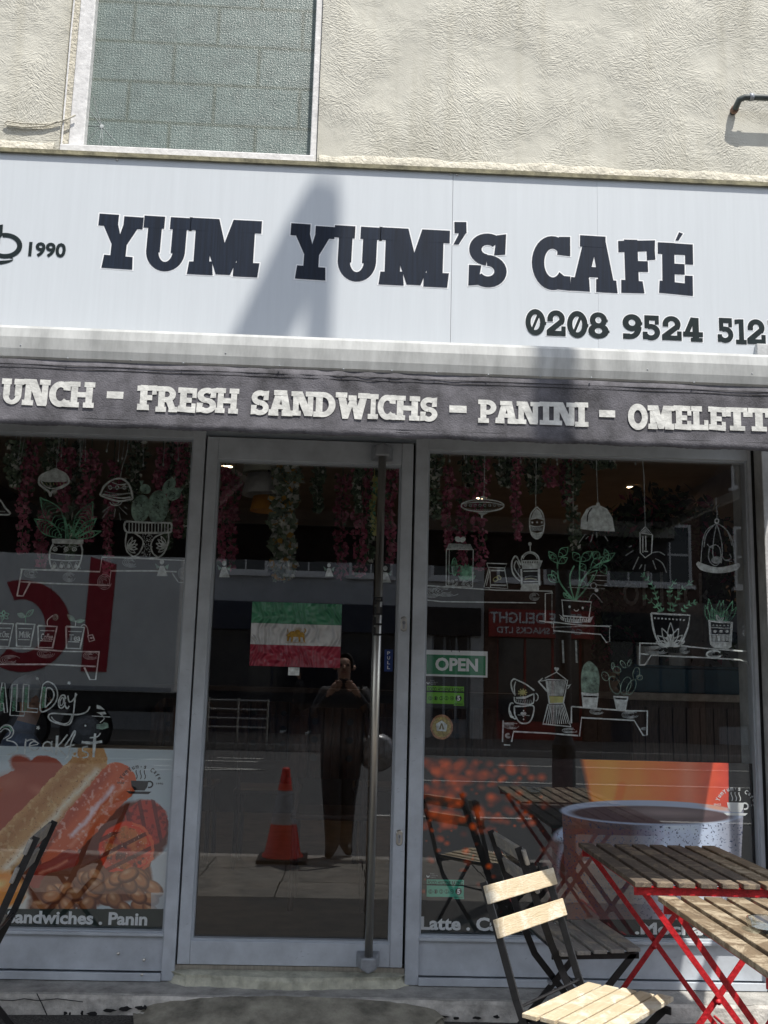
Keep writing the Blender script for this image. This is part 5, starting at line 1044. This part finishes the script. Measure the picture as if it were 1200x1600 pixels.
for i,(px,a,e,w_,dp) in enumerate(((48,690,865,30,.34),(70,800,885,24,.5),(104,700,800,28,.42),(143,705,850,34,.33),(178,720,900,22,.6),(255,700,790,24,.38),(285,690,840,28,.30))):
    strand('flower_garland','pink blossom garland hanging inside the left window, %s from its left end'%od[i],'garland','pink blossom garlands hanging in the windows',px,a,e,dp,w_,PK,330,.013)
for i,(px,a,e,w_,dp) in enumerate(((352,730,880,16,.45),(368,740,890,22,.9),(536,740,905,30,.8),(566,730,900,34,.5),(612,715,880,22,.3))):
    strand('flower_garland','pink blossom garland hanging inside the door glass, %s from the hinge side'%od[i],'garland','pink blossom garlands hanging in the windows',px,a,e,dp,w_,PK,300,.013)
for i,(px,a,e,w_,dp) in enumerate(((700,730,860,20,.34),(722,760,900,26,.6),(750,720,890,34,.33),(807,700,843,20,.30),(884,710,790,26,.5),(860,730,760,20,.4))):
    strand('flower_garland','pink blossom garland hanging inside the right window, %s from the door'%od[i],'garland','pink blossom garlands hanging in the windows',px,a,e,dp,w_,PK,280,.012)
iv=[(25,690,760,30,.30,'above the far left'),(85,685,770,34,.45,'behind the white acorn lamp'),(122,690,880,26,.5,'between the two painted lamps'),(215,690,790,34,.6,'behind the striped lamp'),(270,690,860,26,.42,'behind the painted cactus'),(298,700,840,14,.3,'by the door post'),
    (498,725,800,22,.7,'in the middle of the door'),(560,720,800,14,.4,'beside the yellow ribbon'),(580,730,880,22,.6,'just left of the steel handle'),(680,700,810,26,.28,'at the left end of the right window'),(790,700,760,40,.4,'above the painted french press'),(835,700,770,40,.45,'above the painted oval lantern'),(895,705,860,34,.42,'left of the painted dome lamp'),(740,700,760,50,.36,'over the flat painted lamp'),(940,705,730,60,.5,'above the painted dome lamp')]
for px,a,e,w_,dp,l in iv: strand('ivy_strand','green leafy ivy strand hanging from the ceiling '+l,'ivy','ivy strands hanging in the windows',px,a,e,dp,w_,GR,240,.015)
strand('ivy_strand','thick glittering ivy column hanging in front of the pendant lamp','ivy','ivy strands hanging in the windows',448,715,905,.60,46,[M['leaf2'],M['palep'],M['gold']],1500,.020,.15)
strand('ribbon','yellow green ribbon strip hanging beside the steel door handle','ribbon',None,585,745,835,.5,8,[M['cyel'],M['cgreen'],M['cyel']],220,.012,0)
b=MB()
for i in range(46):
    px=R_(5,1000); 
    if 305<px<345 or 625<px<668: continue
    q=P(px,R_(690,702),.10); L=R_(.03,.085); s_=R_(-.008,.008); b.tube([(q[0],.10,q[2]+.06),(q[0]+s_,.10,q[2]),(q[0]+s_*2,.10,q[2]-L)],.0012,4); b.lathe((q[0]+s_*2,.10,q[2]-L),[(.0,-.012),(.004,-.008),(.0035,.002),(0,.004)],6)
tag(b.build('icicle_lights',M['chalk2']),'row of short white icicle light wires along the top of the windows','string lights')
# tables, chairs and a customer inside
def in_table(x,y,lbl):
    t=thing('cafe_table',lbl,'table',(x,y,.33)); MB().box(x-.45,y-.3,1.05,x+.45,y+.3,1.085).build('tabletop',M['tablewood'],t,bevel=.004); b=MB(); b.tube([(x,y,.35),(x,y,1.05)],.035,12); b.build('pedestal',M['gap'],t); b=MB(); b.lathe((x,y,.331),[(.0,.03),(.2,.02),(.22,0)],20); b.build('foot',M['gap'],t)
in_table(1.15,.72,'pale wood table just inside the right window'); in_table(-1.3,1.1,'wood table inside the left window beside the seated customer')
def in_chair(x,y,lbl):
    t=thing('dining_chair',lbl,'chair',(x,y,.33),'brown chairs with holed backs inside'); b=MB(); n=10
    for i in range(n):
        u0,u1=i/n*2-1,(i+1)/n*2-1; f=lambda u:(x+.2*u,y-.04*(1-u*u)); top=lambda u:1.33-.10*max(0,abs(u)-.55)**2*4
        a,c=f(u0),f(u1); b.add([(a[0],a[1],.98),(c[0],c[1],.98),(c[0],c[1],top(u1)),(a[0],a[1],top(u0))],[(0,1,2,3)])
    o=b.build('backrest',M['brownwood'],t,smooth=True); s_=o.modifiers.new('s','SOLIDIFY'); s_.thickness=.02
    b=MB()
    for u in (-.45,.45):
        for z in (1.08,1.17,1.26): b.lathe((x+.2*u,y-.0515+.0,z),[(0,.004),(.017,.004),(.017,.010)],12,'y')
    b.build('holes',M['gap'],t); MB().box(x-.2,y,.77,x+.2,y+.4,.80).build('seat',M['brownwood'],t,bevel=.01)
    for sx in (-1,1):
        for sy_ in (0,1): b=MB(); b.tube([(x+.18*sx,y+.02+.36*sy_,.33),(x+.17*sx,y+.03+.33*sy_,.77 if sy_ else 1.0)],.014,8); b.build('leg',M['brownwood'],t)
for q in ((-.05,.95,'brown wooden chair with a holed back seen through the door glass'),(-1.0,2.2,'brown chair with a holed back behind the All Day lettering'),(-.45,2.0,'brown chair with a holed back near the left door post'),(.28,2.3,'brown chair with a holed back behind the door handle'),(.75,1.6,'brown chair with a holed back behind the orange bokeh poster')): in_chair(*q)

# ---------------------------------------------------------------- people (one skinned body each)
def person(lbl,loc,joints,edges,parts,rz=0,skin=None):
    t=thing('person',lbl,'person',loc); c,s_=math.cos(rz),math.sin(rz)
    W=lambda p:(loc[0]+p[0]*c-p[1]*s_,loc[1]+p[0]*s_+p[1]*c,loc[2]+p[2])
    names=list(joints); me=bpy.data.meshes.new('body'); me.from_pydata([W(joints[n][0]) for n in names],[(names.index(a),names.index(b_)) for a,b_ in edges],[])
    o=bpy.data.objects.new('body',me); COL.objects.link(o); o.parent=t; o.matrix_parent_inverse=t.matrix_basis.inverted()
    sk_=o.modifiers.new('skin','SKIN'); 
    for i,n in enumerate(names): r=joints[n][1]; me.skin_vertices[0].data[i].radius=(r if isinstance(r,tuple) else (r,r))
    me.skin_vertices[0].data[names.index('pelvis')].use_root=True
    sb=o.modifiers.new('sub','SUBSURF'); sb.levels=sb.render_levels=1; sk_.use_smooth_shade=True
    dg=bpy.context.evaluated_depsgraph_get(); m2=bpy.data.meshes.new_from_object(o.evaluated_get(dg)); o.modifiers.clear(); o.data=m2
    m2.materials.clear()
    for m_ in parts: m2.materials.append(m_[0])
    for p in m2.polygons:
        q=p.center-Vector(loc); l=Vector((q.x*c+q.y*s_,-q.x*s_+q.y*c,q.z)); p.use_smooth=True
        for i,m_ in enumerate(parts):
            if m_[1](l): p.material_index=i; break
    return t,W
M['skin']=mat('skin',(.42,.24,.17),.55,0,.06); M['coat']=mat('dark_patterned_jacket',(.045,.045,.05),.7,c2=(.008,.008,.010),scale=24); M['trouser']=mat('black_trousers',(.012,.013,.018),.7,0,.2); M['hair']=mat('dark_hair',(.02,.014,.01),.6); M['bluecoat']=mat('blue_shirt',(.10,.14,.24),.7,0,.2,12)
def hands(t,W,side,base,fdir,m):                             # five bent fingers closing on the held thing
    for i in range(5):
        if i<4: a=Vector(base)+Vector((0,-.0,.012+.018*(1.5-i)));L=(.028,.032,.030,.024)[i]; pts=[a,a+Vector((-side*L,.004,0)),a+Vector((-side*L*1.9,-.010,0)),a+Vector((-side*L*2.4,-.030,0))]
        else: a=Vector(base)+Vector((0,-.005,-.035)); pts=[a,a+Vector((-side*.02,-.015,-.005)),a+Vector((-side*.045,-.02,.008))]
        b=MB(); b.tube([W(p) for p in pts],[.009,.0085,.008,.006][:len(pts)],8); b.build('finger',m,t,smooth=True)
J={'pelvis':((0,0,.92),(.19,.14)),'waist':((0,0,1.05),(.18,.13)),'chest':((0,.0,1.25),(.20,.14)),'neckb':((0,0,1.40),(.075,.07)),'neck':((0,.02,1.46),.05),'chin':((0,.045,1.53),(.062,.075)),'head':((0,.035,1.60),(.075,.092)),'crown':((0,.03,1.67),(.055,.065)),
   'hl':((-.085,0,.84),(.125,.12)),'kl':((-.065,.06,.48),.09),'al':((-.05,.05,.10),.068),'fl':((-.07,.15,.05),(.055,.045)),'tl':((-.09,.23,.04),(.045,.034)),
   'hr':((.085,0,.84),(.125,.12)),'kr':((.055,-.02,.48),.09),'ar':((.055,-.10,.10),.068),'fr':((.075,-.01,.05),(.055,.045)),'tr':((.10,.06,.04),(.045,.034)),
   'sl':((-.175,0,1.37),.06),'el':((-.26,.08,1.15),.043),'wl':((-.085,.235,1.40),.030),'pl':((-.07,.24,1.455),(.036,.02)),
   'sr':((.175,0,1.37),.06),'er':((.27,.08,1.16),.043),'wr':((.085,.235,1.40),.030),'pr':((.07,.24,1.455),(.036,.02))}
ED=[('pelvis','waist'),('waist','chest'),('chest','neckb'),('neckb','neck'),('neck','chin'),('chin','head'),('head','crown'),('pelvis','hl'),('hl','kl'),('kl','al'),('al','fl'),('fl','tl'),('pelvis','hr'),('hr','kr'),('kr','ar'),('ar','fr'),('fr','tr'),('chest','sl'),('sl','el'),('el','wl'),('wl','pl'),('chest','sr'),('sr','er'),('er','wr'),('wr','pr')]
def face(t,W,hz,hy,hairm,back=.0):
    b=MB()
    for s_ in (-1,1): b.lathe(W((s_*.030,hy+.087,hz)),[(0,-.004),(.012,0),(0,.006)],8,'y'); 
    b.build('eyes',M['gap'],t); b=MB(); b.tube([W((0,hy+.088,hz-.004)),W((0,hy+.108,hz-.032)),W((0,hy+.09,hz-.040))],[.007,.012,.006],8); b.build('nose',M['skin'],t,smooth=True)
    b=MB(); b.tube([W((-.022,hy+.082,hz-.062)),W((0,hy+.090,hz-.063)),W((.022,hy+.082,hz-.062))],.005,6); b.build('mouth',mat('lips',(.30,.09,.08),.5),t)
    for s_ in (-1,1): b=MB(); b.lathe(W((s_*.078,hy,hz-.02)),[(0,-.014),(.026,0),(0,.016)],10,'y'); b.build('ear',M['skin'],t,smooth=True)
    b=MB(); 
    for i in range(9):
        for j in range(14):
            pass
    vs=[];fs=[];na,nb=16,7
    for j in range(nb+1):
        for i in range(na+1):
            a=math.radians(-205+i*230/na); e=math.radians(-28+j*118/nb); r=.093; vs.append(W((r*math.cos(e)*math.cos(a)*.92,hy-.006+r*1.10*math.cos(e)*math.sin(a),hz+.012+r*1.02*math.sin(e))))
    for j in range(nb):
        for i in range(na): q=j*(na+1)+i; fs.append((q,q+1,q+na+2,q+na+1))
    b.add(vs,fs); o=b.build('hair',hairm,t,smooth=True); s_=o.modifiers.new('s','SOLIDIFY'); s_.thickness=.012
pm=[(M['skin'],lambda l:(l.z>1.47) or (l.y>.225 and l.z>1.3)),(M['coat'],lambda l:l.z>.78 ),(M['gap'],lambda l:l.z<.30),(M['trouser'],lambda l:True)]
# the photographer, reflected in the door: phone at the camera's own place
t,W=person('person in dark patterned jacket and black boots holding up a phone, reflected in the door',(.0,-4.46,0),J,ED,pm)
MB().box(-.036,-CD-.030,CH-.064,.036,-CD-.022,CH+.012).build('phone',M['black'],t,bevel=.003)
hands(t,W,-1,(-.075,.225,1.42),0,M['skin']); hands(t,W,1,(.075,.225,1.42),0,M['skin']); face(t,W,1.60,.03,M['hair'])
tb=thing('shoulder_bag','round silver grey shoulder bag hanging at the photographer\'s hip','bag',(.30,-4.42,.83)); b=MB(); vs=[]
b.lathe((.31,-4.50,.86),[(0,-.07),(.12,-.055),(.165,0),(.12,.055),(0,.07)],24,'y'); b.build('pouch',mat('silver_grey_leather',(.40,.40,.41),.3,.3,.3,20),tb,smooth=True); b=MB(); b.tube([(.22,-4.45,.97),(.17,-4.38,1.2),(.15,-4.40,1.42),(.17,-4.55,1.42),(.26,-4.55,1.2),(.36,-4.50,.98)],.012,6); b.build('strap',M['gap'],tb)
# a passer-by on the far pavement
J2=dict(J); J2.update({'kl':((-.10,.16,.50),.06),'al':((-.10,.32,.11),.045),'fl':((-.10,.40,.07),(.042,.036)),'tl':((-.10,.47,.07),(.035,.024)),'kr':((.10,.0,.49),.06),'ar':((.10,-.30,.13),.045),'fr':((.10,-.24,.05),(.042,.036)),'tr':((.10,-.17,.03),(.035,.024)),
  'el':((-.23,-.10,1.13),.04),'wl':((-.22,.06,.92),.03),'pl':((-.22,.10,.85),(.036,.02)),'er':((.23,.08,1.12),.04),'wr':((.22,.26,.98),.03),'pr':((.22,.32,.94),(.036,.02))})
q=PM(465,1150,-22.3)
pm2=[(M['skin'],lambda l:l.z>1.47 or (l.z<.93 and abs(l.x)>.19)),(M['coat'],lambda l:l.z>.86),(M['chalk'],lambda l:l.z<.12),(M['trouser'],lambda l:True)]
t,W=person('person in dark clothes and white trainers walking on the far pavement, reflected in the door',(q[0],-22.3,.02),J2,ED,pm2,rz=math.radians(70)); face(t,W,1.60,.03,M['hair'])
# customer seated inside behind the left window
J3=dict(J); J3.update({k:((v[0][0],v[0][1],v[0][2]-.42),v[1]) for k,v in J.items()}); J3.update({'kl':((-.13,.42,.52),.065),'al':((-.13,.44,.10),.045),'fl':((-.13,.54,.05),(.042,.036)),'tl':((-.13,.60,.04),(.035,.024)),'kr':((.13,.42,.52),.065),'ar':((.13,.44,.10),.045),'fr':((.13,.54,.05),(.042,.036)),'tr':((.13,.60,.04),(.035,.024)),
  'el':((-.27,.12,.76),.042),'wl':((-.08,.30,.80),.03),'pl':((.0,.32,.80),(.036,.02)),'er':((.27,.12,.74),.042),'wr':((.10,.32,.78),.03),'pr':((.02,.36,.79),(.036,.02))})
pm3=[(M['skin'],lambda l:l.z>1.05 or (l.y>.27 and l.z>.72)),(M['bluecoat'],lambda l:l.z>.46),(M['trouser'],lambda l:True)]
q=P(30,1110,1.0); t,W=person('person in blue shirt sitting at a table inside the left window with folded arms',(q[0]+.02,1.0,.33-.16),J3,ED,pm3,rz=math.radians(-60)); face(t,W,1.18,.03,M['cast'])
in_chair_pos=(q[0],1.1)
# ---------------------------------------------------------------- folding bistro furniture
def bistro_table(lbl,cx,y0,y1,zt,zgr,wid,mw,ns=8):
    t=thing('bistro_table',lbl,'table',(cx,(y0+y1)/2,zgr),'slatted folding tables with red legs'); x0=cx-wid/2; pit=wid/ns
    for i in range(ns):
        b=MB(); a=x0+i*pit; e=R_(-.004,.004); dz=R_(-.0015,.0015); b.box(a,y0+e,zt-.016+dz,a+pit-.017,y1+R_(-.004,.004),zt+dz)
        b.build('slat',mw[i],t,bevel=.0022)
    for y in (y0+.035,y1-.035): b=MB(); b.box(x0+.006,y-.003,zt-.045,x0+wid-.02,y+.003,zt-.0175); b.box(x0+.006,y-.012,zt-.0195,x0+wid-.02,y+.012,zt-.0174); b.build('apron',M['red'],t)
    for x in (x0+.02,x0+wid-.04): MB().box(x-.012,y0+.045,zt-.0225,x+.012,y1-.045,zt-.0198).build('rail',M['red'],t)
    for k,y in enumerate((y0+.055,y1-.055)):
        for s_ in (-1,1):
            b=MB(); yy=y+.005*s_*(1 if k else -1); b.bar((cx-s_*(wid/2-.035),yy,zt-.030),(cx+s_*(wid/2-.01),yy,zgr+.008),.019,.005,(0,1,0)); b.build('leg',M['red'],t)
            b=MB(); b.obox((cx+s_*(wid/2-.01),yy,zgr+.007),(1,0,0),(0,1,0),(0,0,1),.018,.007,.007); b.build('foot',M['black'],t)
        b=MB(); zc=(zt+zgr)/2-.01; b.lathe((cx-.006,y,zc),[(0,-.013),(.009,-.010),(.009,.010),(0,.013)],10,'y'); b.build('bolt',M['red'],t,smooth=True)
    for s_ in (-1,1): MB().tube([(cx+s_*(wid/2-.06),y0+.06,zgr+.10),(cx+s_*(wid/2-.06),y1-.06,zgr+.10)],.005,8).build('stretcher',M['red'],t)
    return t
O_,T_=M['wood_shade_tone'],M['wood_sun_tone']
bistro_table('weathered slatted table with red crossed legs standing nearest the shop window',1.222,-.985,-.22,.865,.155,.56,[O_,O_,O_,O_,O_,O_,T_,T_])  # sun on the last two slats is painted by the lighter wood
bistro_table('tan slatted table with red crossed legs at the lower right, holding a glass ashtray',1.245,-1.93,-1.14,.857,.113,.56,[T_,T_,T_,T_,T_,T_,T_,T_])
bistro_table('weathered slatted table with red legs at the left beside a black chair',-1.98,-.98,-.22,.885,.155,.56,[O_,T_,O_,O_,T_,O_,O_,T_])
def chair_proto(lbl,mw):
    t=thing('folding_chair',lbl,'chair',(0,0,0),'black framed folding chairs with wooden slats')
    SH=.44
    for i in range(5):
        y=-.13+i*.058; z=SH-.006+.012*i/4; b=MB(); b.box(-.205+R_(-.003,.003),y,z-.013,.205+R_(-.003,.003),y+.047,z); b.build('seat_slat',mw,t,bevel=.002)
    lean=lambda z:-.155-.115*max(0,(z-.44)/.32)**1.1
    for z in (.735,.645):
        y=lean(z)+.012; b=MB(); tl=.34; b.obox((0,y,z),(1,0,0),(0,1,tl),(0,-tl,1),.205,.0065,.026); b.build('back_slat',mw,t,bevel=.0025)
    for s_ in (-1,1):
        b=MB(); x=s_*.186; pts=[(x,lean(.765),.765),(x,lean(.62),.62),(x,-.158,.46),(x,-.10,.33),(x,.17,.008)]
        for a,c in zip(pts[:-1],pts[1:]): b.bar(a,(c[0],c[1]+.0008,c[2]-.002),.006,.024,(1,0,0) if False else (0,1,.3))
        b.build('side_frame',M['black'],t)
        b=MB(); x=s_*.172; b.bar((x,.14,SH-.018),(x,-.235,.008),.006,.022,(0,1,.3)); b.build('leg',M['black'],t)
        b=MB(); b.box(x-.003,-.15,SH-.036,x+.003,.155,SH-.016); b.box(x-.010,-.13,SH-.0195,x+.010,.15,SH-.0175 +.001); b.build('seat_rail',M['black'],t)
        b=MB(); b.lathe((0,0,0),[(0,0)],3) if False else b.tube([(s_*.168,-.045,.232),(s_*.194,-.045,.232)],.007,10); b.build('bolt',M['cast'],t)
    for w_,y,z in ((.186,.165,.03),(.172,-.215,.035),(.186,-.15,.44),(.172,0,.27)): MB().tube([(-w_,y,z),(w_,y,z)],.0045,8).build('stretcher',M['black'],t)
    return t
c1=chair_proto('black folding chair with two bright new wooden back slats, nearest the camera',M['wood_new']); c1.location=(.764,-1.183,.122); c1.rotation_euler=(0,0,math.radians(-130.5))
c2=chair_proto('black folding chair with grey worn slats facing the weathered table by the window',M['wood_grey']); c2.location=(.855,-.565,.166); c2.rotation_euler=(0,0,math.radians(-84))
copy_thing(c2,(-1.30,-.60,.162),math.radians(97),'black folding chair with grey worn slats at the left edge, facing left')
q=G(1192,1444,.875); t=thing('ashtray','clear glass ashtray on the tan slatted table at the right','ashtray',(q[0],q[1],.858)); b=MB(); b.lathe((q[0]+.01,q[1],.859),[(0,0),(.042,0),(.052,.022),(.050,.030),(.040,.028),(.036,.008),(0,.006)],24); b.build('dish',glassmat('ashtray_glass',.12,(.86,.9,.9)),t,smooth=True); b=MB(); b.lathe((q[0]+.01,q[1],.866),[(0,.002),(.032,.001)],16); b.build('ash',M['cast'],t)

# ---------------------------------------------------------------- kerbside things mirrored in the glass
cx_,cy__=-.45,-4.08; z0=.01
t=thing('traffic_cone','red traffic cone with a white band on the pavement, reflected in the door','cone',(cx_,cy__,z0))
b=MB(); b.box(cx_-.20,cy__-.20,z0,cx_+.20,cy__+.20,z0+.045); b.build('base',M['black'],t,bevel=.012)
cr2=mat('cone_red_plastic',(.85,.05,.03),.4,0,.1,20); Rr=lambda h:.150-.122*h/.70
b=MB(); b.lathe((cx_,cy__,z0+.04),[(.17,0),(.165,.015),(Rr(.02),.03),(Rr(.26),.26)],28); b.build('body',cr2,t,smooth=True)
b=MB(); b.lathe((cx_,cy__,z0+.04),[(Rr(.26)+.001,.26),(Rr(.52)+.001,.52)],28); b.build('reflective_band',mat('cone_white_band',(.50,.50,.52),.35,0,.1,30),t,smooth=True)
b=MB(); b.lathe((cx_,cy__,z0+.04),[(Rr(.52),.52),(Rr(.66),.66),(.034,.665),(.034,.68),(.026,.70),(0,.70)],28); b.build('top',cr2,t,smooth=True)
# street lamp: its shadow crosses the sign and the awning bar
LP=-3.9; xp=P(881,1200,3.96)[0]; dxs=P(498,500,-.06)[0]; TXf=(xp-dxs)/(3.9-.06)
ztop=P(506,292,-.06)[2]+3.84*TZ-.12
t=thing('street_lamp','tall dark street lamp post at the kerb, reflected in the right window','street lamp',(xp,LP,0))
b=MB(); b.lathe((xp,LP,0),[(.095,.02),(.095,1.0),(.068,1.06),(.060,3.0),(.055,ztop-.05),(.03,ztop)],20); b.build('post',M['black'],t,smooth=False)
b=MB(); b.tube([(xp,LP,ztop-.12),(xp-.05,LP-.15,ztop-.03),(xp-.17,LP-.45,ztop)],.04,10); b.build('arm',M['black'],t,smooth=True)
b=MB(); b.tube([(xp+.01,LP+.03,ztop-.02),(xp,LP,ztop),(xp-.03,LP-.08,ztop+.01),(xp-.20,LP-.50,ztop),(xp-.25,LP-.62,ztop)],[.06,.11,.120,.11,.05],14); b.build('lamp_head',M['cast'],t,smooth=True)
sd2=Vector((TXf,-1.0,TZ)); so.rotation_euler=sd2.to_track_quat('Z','Y').to_euler()
# white lorry parked across the road with red letters
TY=-15.2; r0=PM(276,1000,TY); zb=PM(150,1080,TY)[2]
t=thing('lorry','white box lorry with large red letters parked across the road, reflected in the left window','lorry',(r0[0]-4,TY-1.2,-.06))
tw=mat('lorry_white',(.78,.78,.76),.45,0,.05,2); MB().box(r0[0]-9.5,TY-2.4,zb,r0[0],TY,3.9).build('cargo_box',tw,t,bevel=.03)
b=MB(); b.box(r0[0]-9.3,TY-2.2,zb-.28,r0[0]-.2,TY-.15,zb-.003); b.build('chassis',M['black'],t); b=MB(); b.box(r0[0]-9.4,TY+.001,zb+.02,r0[0]-.05,TY+.012,zb+.10); b.build('side_rail',M['cast'],t)
b=MB(); b.box(r0[0]-12,TY-2.3,.55,r0[0]-9.7,TY-.1,2.9); b.build('cab',tw,t,bevel=.15)
for wx in (r0[0]-1.7,r0[0]-2.9,r0[0]-10.6):
    wn=node('wheel',t); b=MB(); b.lathe((wx,TY-.36,.40),[(.30,.14),(.48,.14),(.50,.0),(.48,-.14),(.30,-.14)],28,'y'); b.build('tyre',M['black'],wn,smooth=False); b=MB(); b.lathe((wx,TY-.36,.40),[(0,.08),(.12,.10),(.29,.06),(.30,.13)],20,'y'); b.build('rim',M['cast'],wn)
rdm=mat('lorry_red_letters',(.42,.012,.03),.45,0,.03)
def pm2(px,py): q=PM(px,py,TY+.02); return (q[0],q[2])
b=MB(); a=[pm2(142,870),pm2(182,882),pm2(166,1050),pm2(126,1049)]; b.add([(p[0],TY+.016,p[1]) for p in a],[(0,1,2,3)]); b.build('letter',rdm,t)
b=MB(); cc=(34,978); pts=[]
for i in range(31): an=math.radians(-108+i*(108+125)/30); pts.append(pm2(cc[0]+76*math.cos(an),cc[1]+72*math.sin(an)))
for i in range(30,-1,-1): an=math.radians(-108+i*(108+125)/30); pts.append(pm2(cc[0]+37*math.cos(an),cc[1]+42*math.sin(an)))
b.flat(pts,TY+.018); b.build('letter',rdm,t)
# the terrace across the street
OY=-22.6
def opx(px,py=1000): return PM(px,py,OY)[0]
def opz(py,px=700): return PM(px,py,OY)[2]
def house(lbl,x0,x1,h_,mw,shop,sgm,words,wins,cat='building'):
    t=thing('terrace_house',lbl,cat,((x0+x1)/2,OY,0)); b=MB(); b.box(x0,OY-8,3.35,x1,OY,h_); b.box(x0,OY-8,0,x1,OY-.35,3.35); b.box(x0,OY-.35,0,x0+.35,OY,3.35); b.box(x1-.35,OY-.35,0,x1,OY,3.35); b.build('wall',mw,t)
    b=MB(); b.box(x0-.02,OY,h_,x1+.02,OY+.18,h_+.25); b.build('cornice',M['cast'],t)
    b=MB(); b.add([(x0,OY+.1,h_+.2),(x1,OY+.1,h_+.2),(x1,OY-4,h_+2.6),(x0,OY-4,h_+2.6),(x0,OY-8,h_+.2),(x1,OY-8,h_+.2)],[(0,1,2,3),(3,2,5,4),(0,3,4),(1,5,2)]); b.build('roof',M['indark'],t)
    for z in (4.3,7.1):
        for u in wins:
            wx=x0+(x1-x0)*u; w_=node('window',t); b=MB(); framebars(b,wx-.6,wx+.6,z,z+1.7,.08,.08,.08,.08,OY-.02,OY+.05); b.box(wx-.52,OY-.01,z+.82,wx+.52,OY+.03,z+.88); b.box(wx-.02,OY-.01,z+.08,wx+.02,OY+.028,z+1.62); b.build('frame',M['white_paint'],w_); MB().box(wx-.52,OY+.002,z+.08,wx+.52,OY+.010,z+1.62).build('pane',mat('dark_pane',(.02,.025,.03),.1,0,.1),w_); MB().box(wx-.68,OY,z-.10,wx+.68,OY+.14,z-.01).build('sill',M['white_paint'],w_)
    MB().box(x0+.1,OY+.005,2.75,x1-.1,OY+.16,3.5).build('fascia',sgm,t)
    if words:
        for (wd,z,zz,fr) in words: text(wd,M['chalk'],t,x0+(x1-x0)*fr[0],x0+(x1-x0)*fr[1],z,zz,OY+.166,'lettering',.02,back=True)
    b=MB(); b.box(x0+.36,OY-.32,0,x1-.36,OY-.30,.5); 
    n=3
    for i in range(n+1): x=x0+.36+(x1-x0-.78)*i/n; b.box(x,OY-.299,0,x+.06,OY-.24,2.75)
    b.build('shopfront_frame',shop,t); MB().box(x0+.38,OY-.28,.51,x1-.38,OY-.272,2.74).build('shop_glass',mat('dark_shop_glass',(.015,.02,.03),.08,0,.1),t)
    return t
bk=mat('dark_brick',(.13,.075,.055),.9,0,.3,12); gr=mat('grey_render',(.42,.43,.45),.9,0,.06,2); bl=mat('blue_shop',(.010,.018,.04),.5); rdw=mat('red_shop',(.33,.02,.015),.45,0,.08); pk_=mat('pale_stone',(.55,.54,.52),.9,0,.08)
x_=sorted([opx(300),opx(655)]); house('grey rendered terrace house with a dark blue shopfront, reflected in the door',x_[0],x_[1]-.02,9.6,gr,bl,bl,None,(.22,.5,.78))
x2=opx(757); house('narrow pale house between the grey and the brick shops, reflected beside the OPEN sign',x_[1],x2-.02,10.2,pk_,M['cast'],M['gap'],None,(.5,))
x3=opx(932); house('brick terrace house with a red shop sign reading SPICE DELIGHT, reflected in the right window',x2,x3,9.4,bk,rdw,rdw,[('SPICE DELIGHT',3.12,3.42,(.04,.86)),('CAFE & SNACKS LTD',2.85,3.02,(.1,.86))],(.3,.72))
x4=opx(1100); house('dark brick terrace house right of the red shop, reflected in the right window',x3+.02,x4-.02,9.0,bk,bl,M['gap'],None,(.3,.7))
house('grey brown house at the far right of the terrace, reflected beside the pillar',x4,x4+5,9.8,M['indark'],M['cast'],bl,[('DRY CLEANERS',2.95,3.25,(.2,.8))],(.3,.7))
xl=x_[0]; house('brick terrace house with a grey sign behind the white lorry',xl-7,xl-.02,9.2,bk,M['cast'],M['cast'],None,(.2,.5,.8))
house('cream terrace house far left behind the lorry',xl-14,xl-7.02,9.8,M['inwall'],bl,rdw,None,(.2,.5,.8)); house('dark brick terrace house far right beyond the stone house',x4+5.02,x4+12,9.2,bk,bl,bl,None,(.2,.5,.8))
# guard rail by the far kerb
t=thing('guard_rail','long grey pedestrian guard rail along the far kerb, reflected low in the door','railing',(opx(380),-18.8,.02)); xa,xb=opx(322),opx(440)
for z in (.35,.55,.75,.95): b=MB(); b.tube([(xa,-18.8,z),(xb,-18.8,z)],.025,8); b.build('rail',M['steel'],t)
for i in range(4): b=MB(); x=xa+(xb-xa)*i/3; b.tube([(x,-18.8,.02),(x,-18.8,1.0)],.03,8); b.build('post',M['steel'],t)
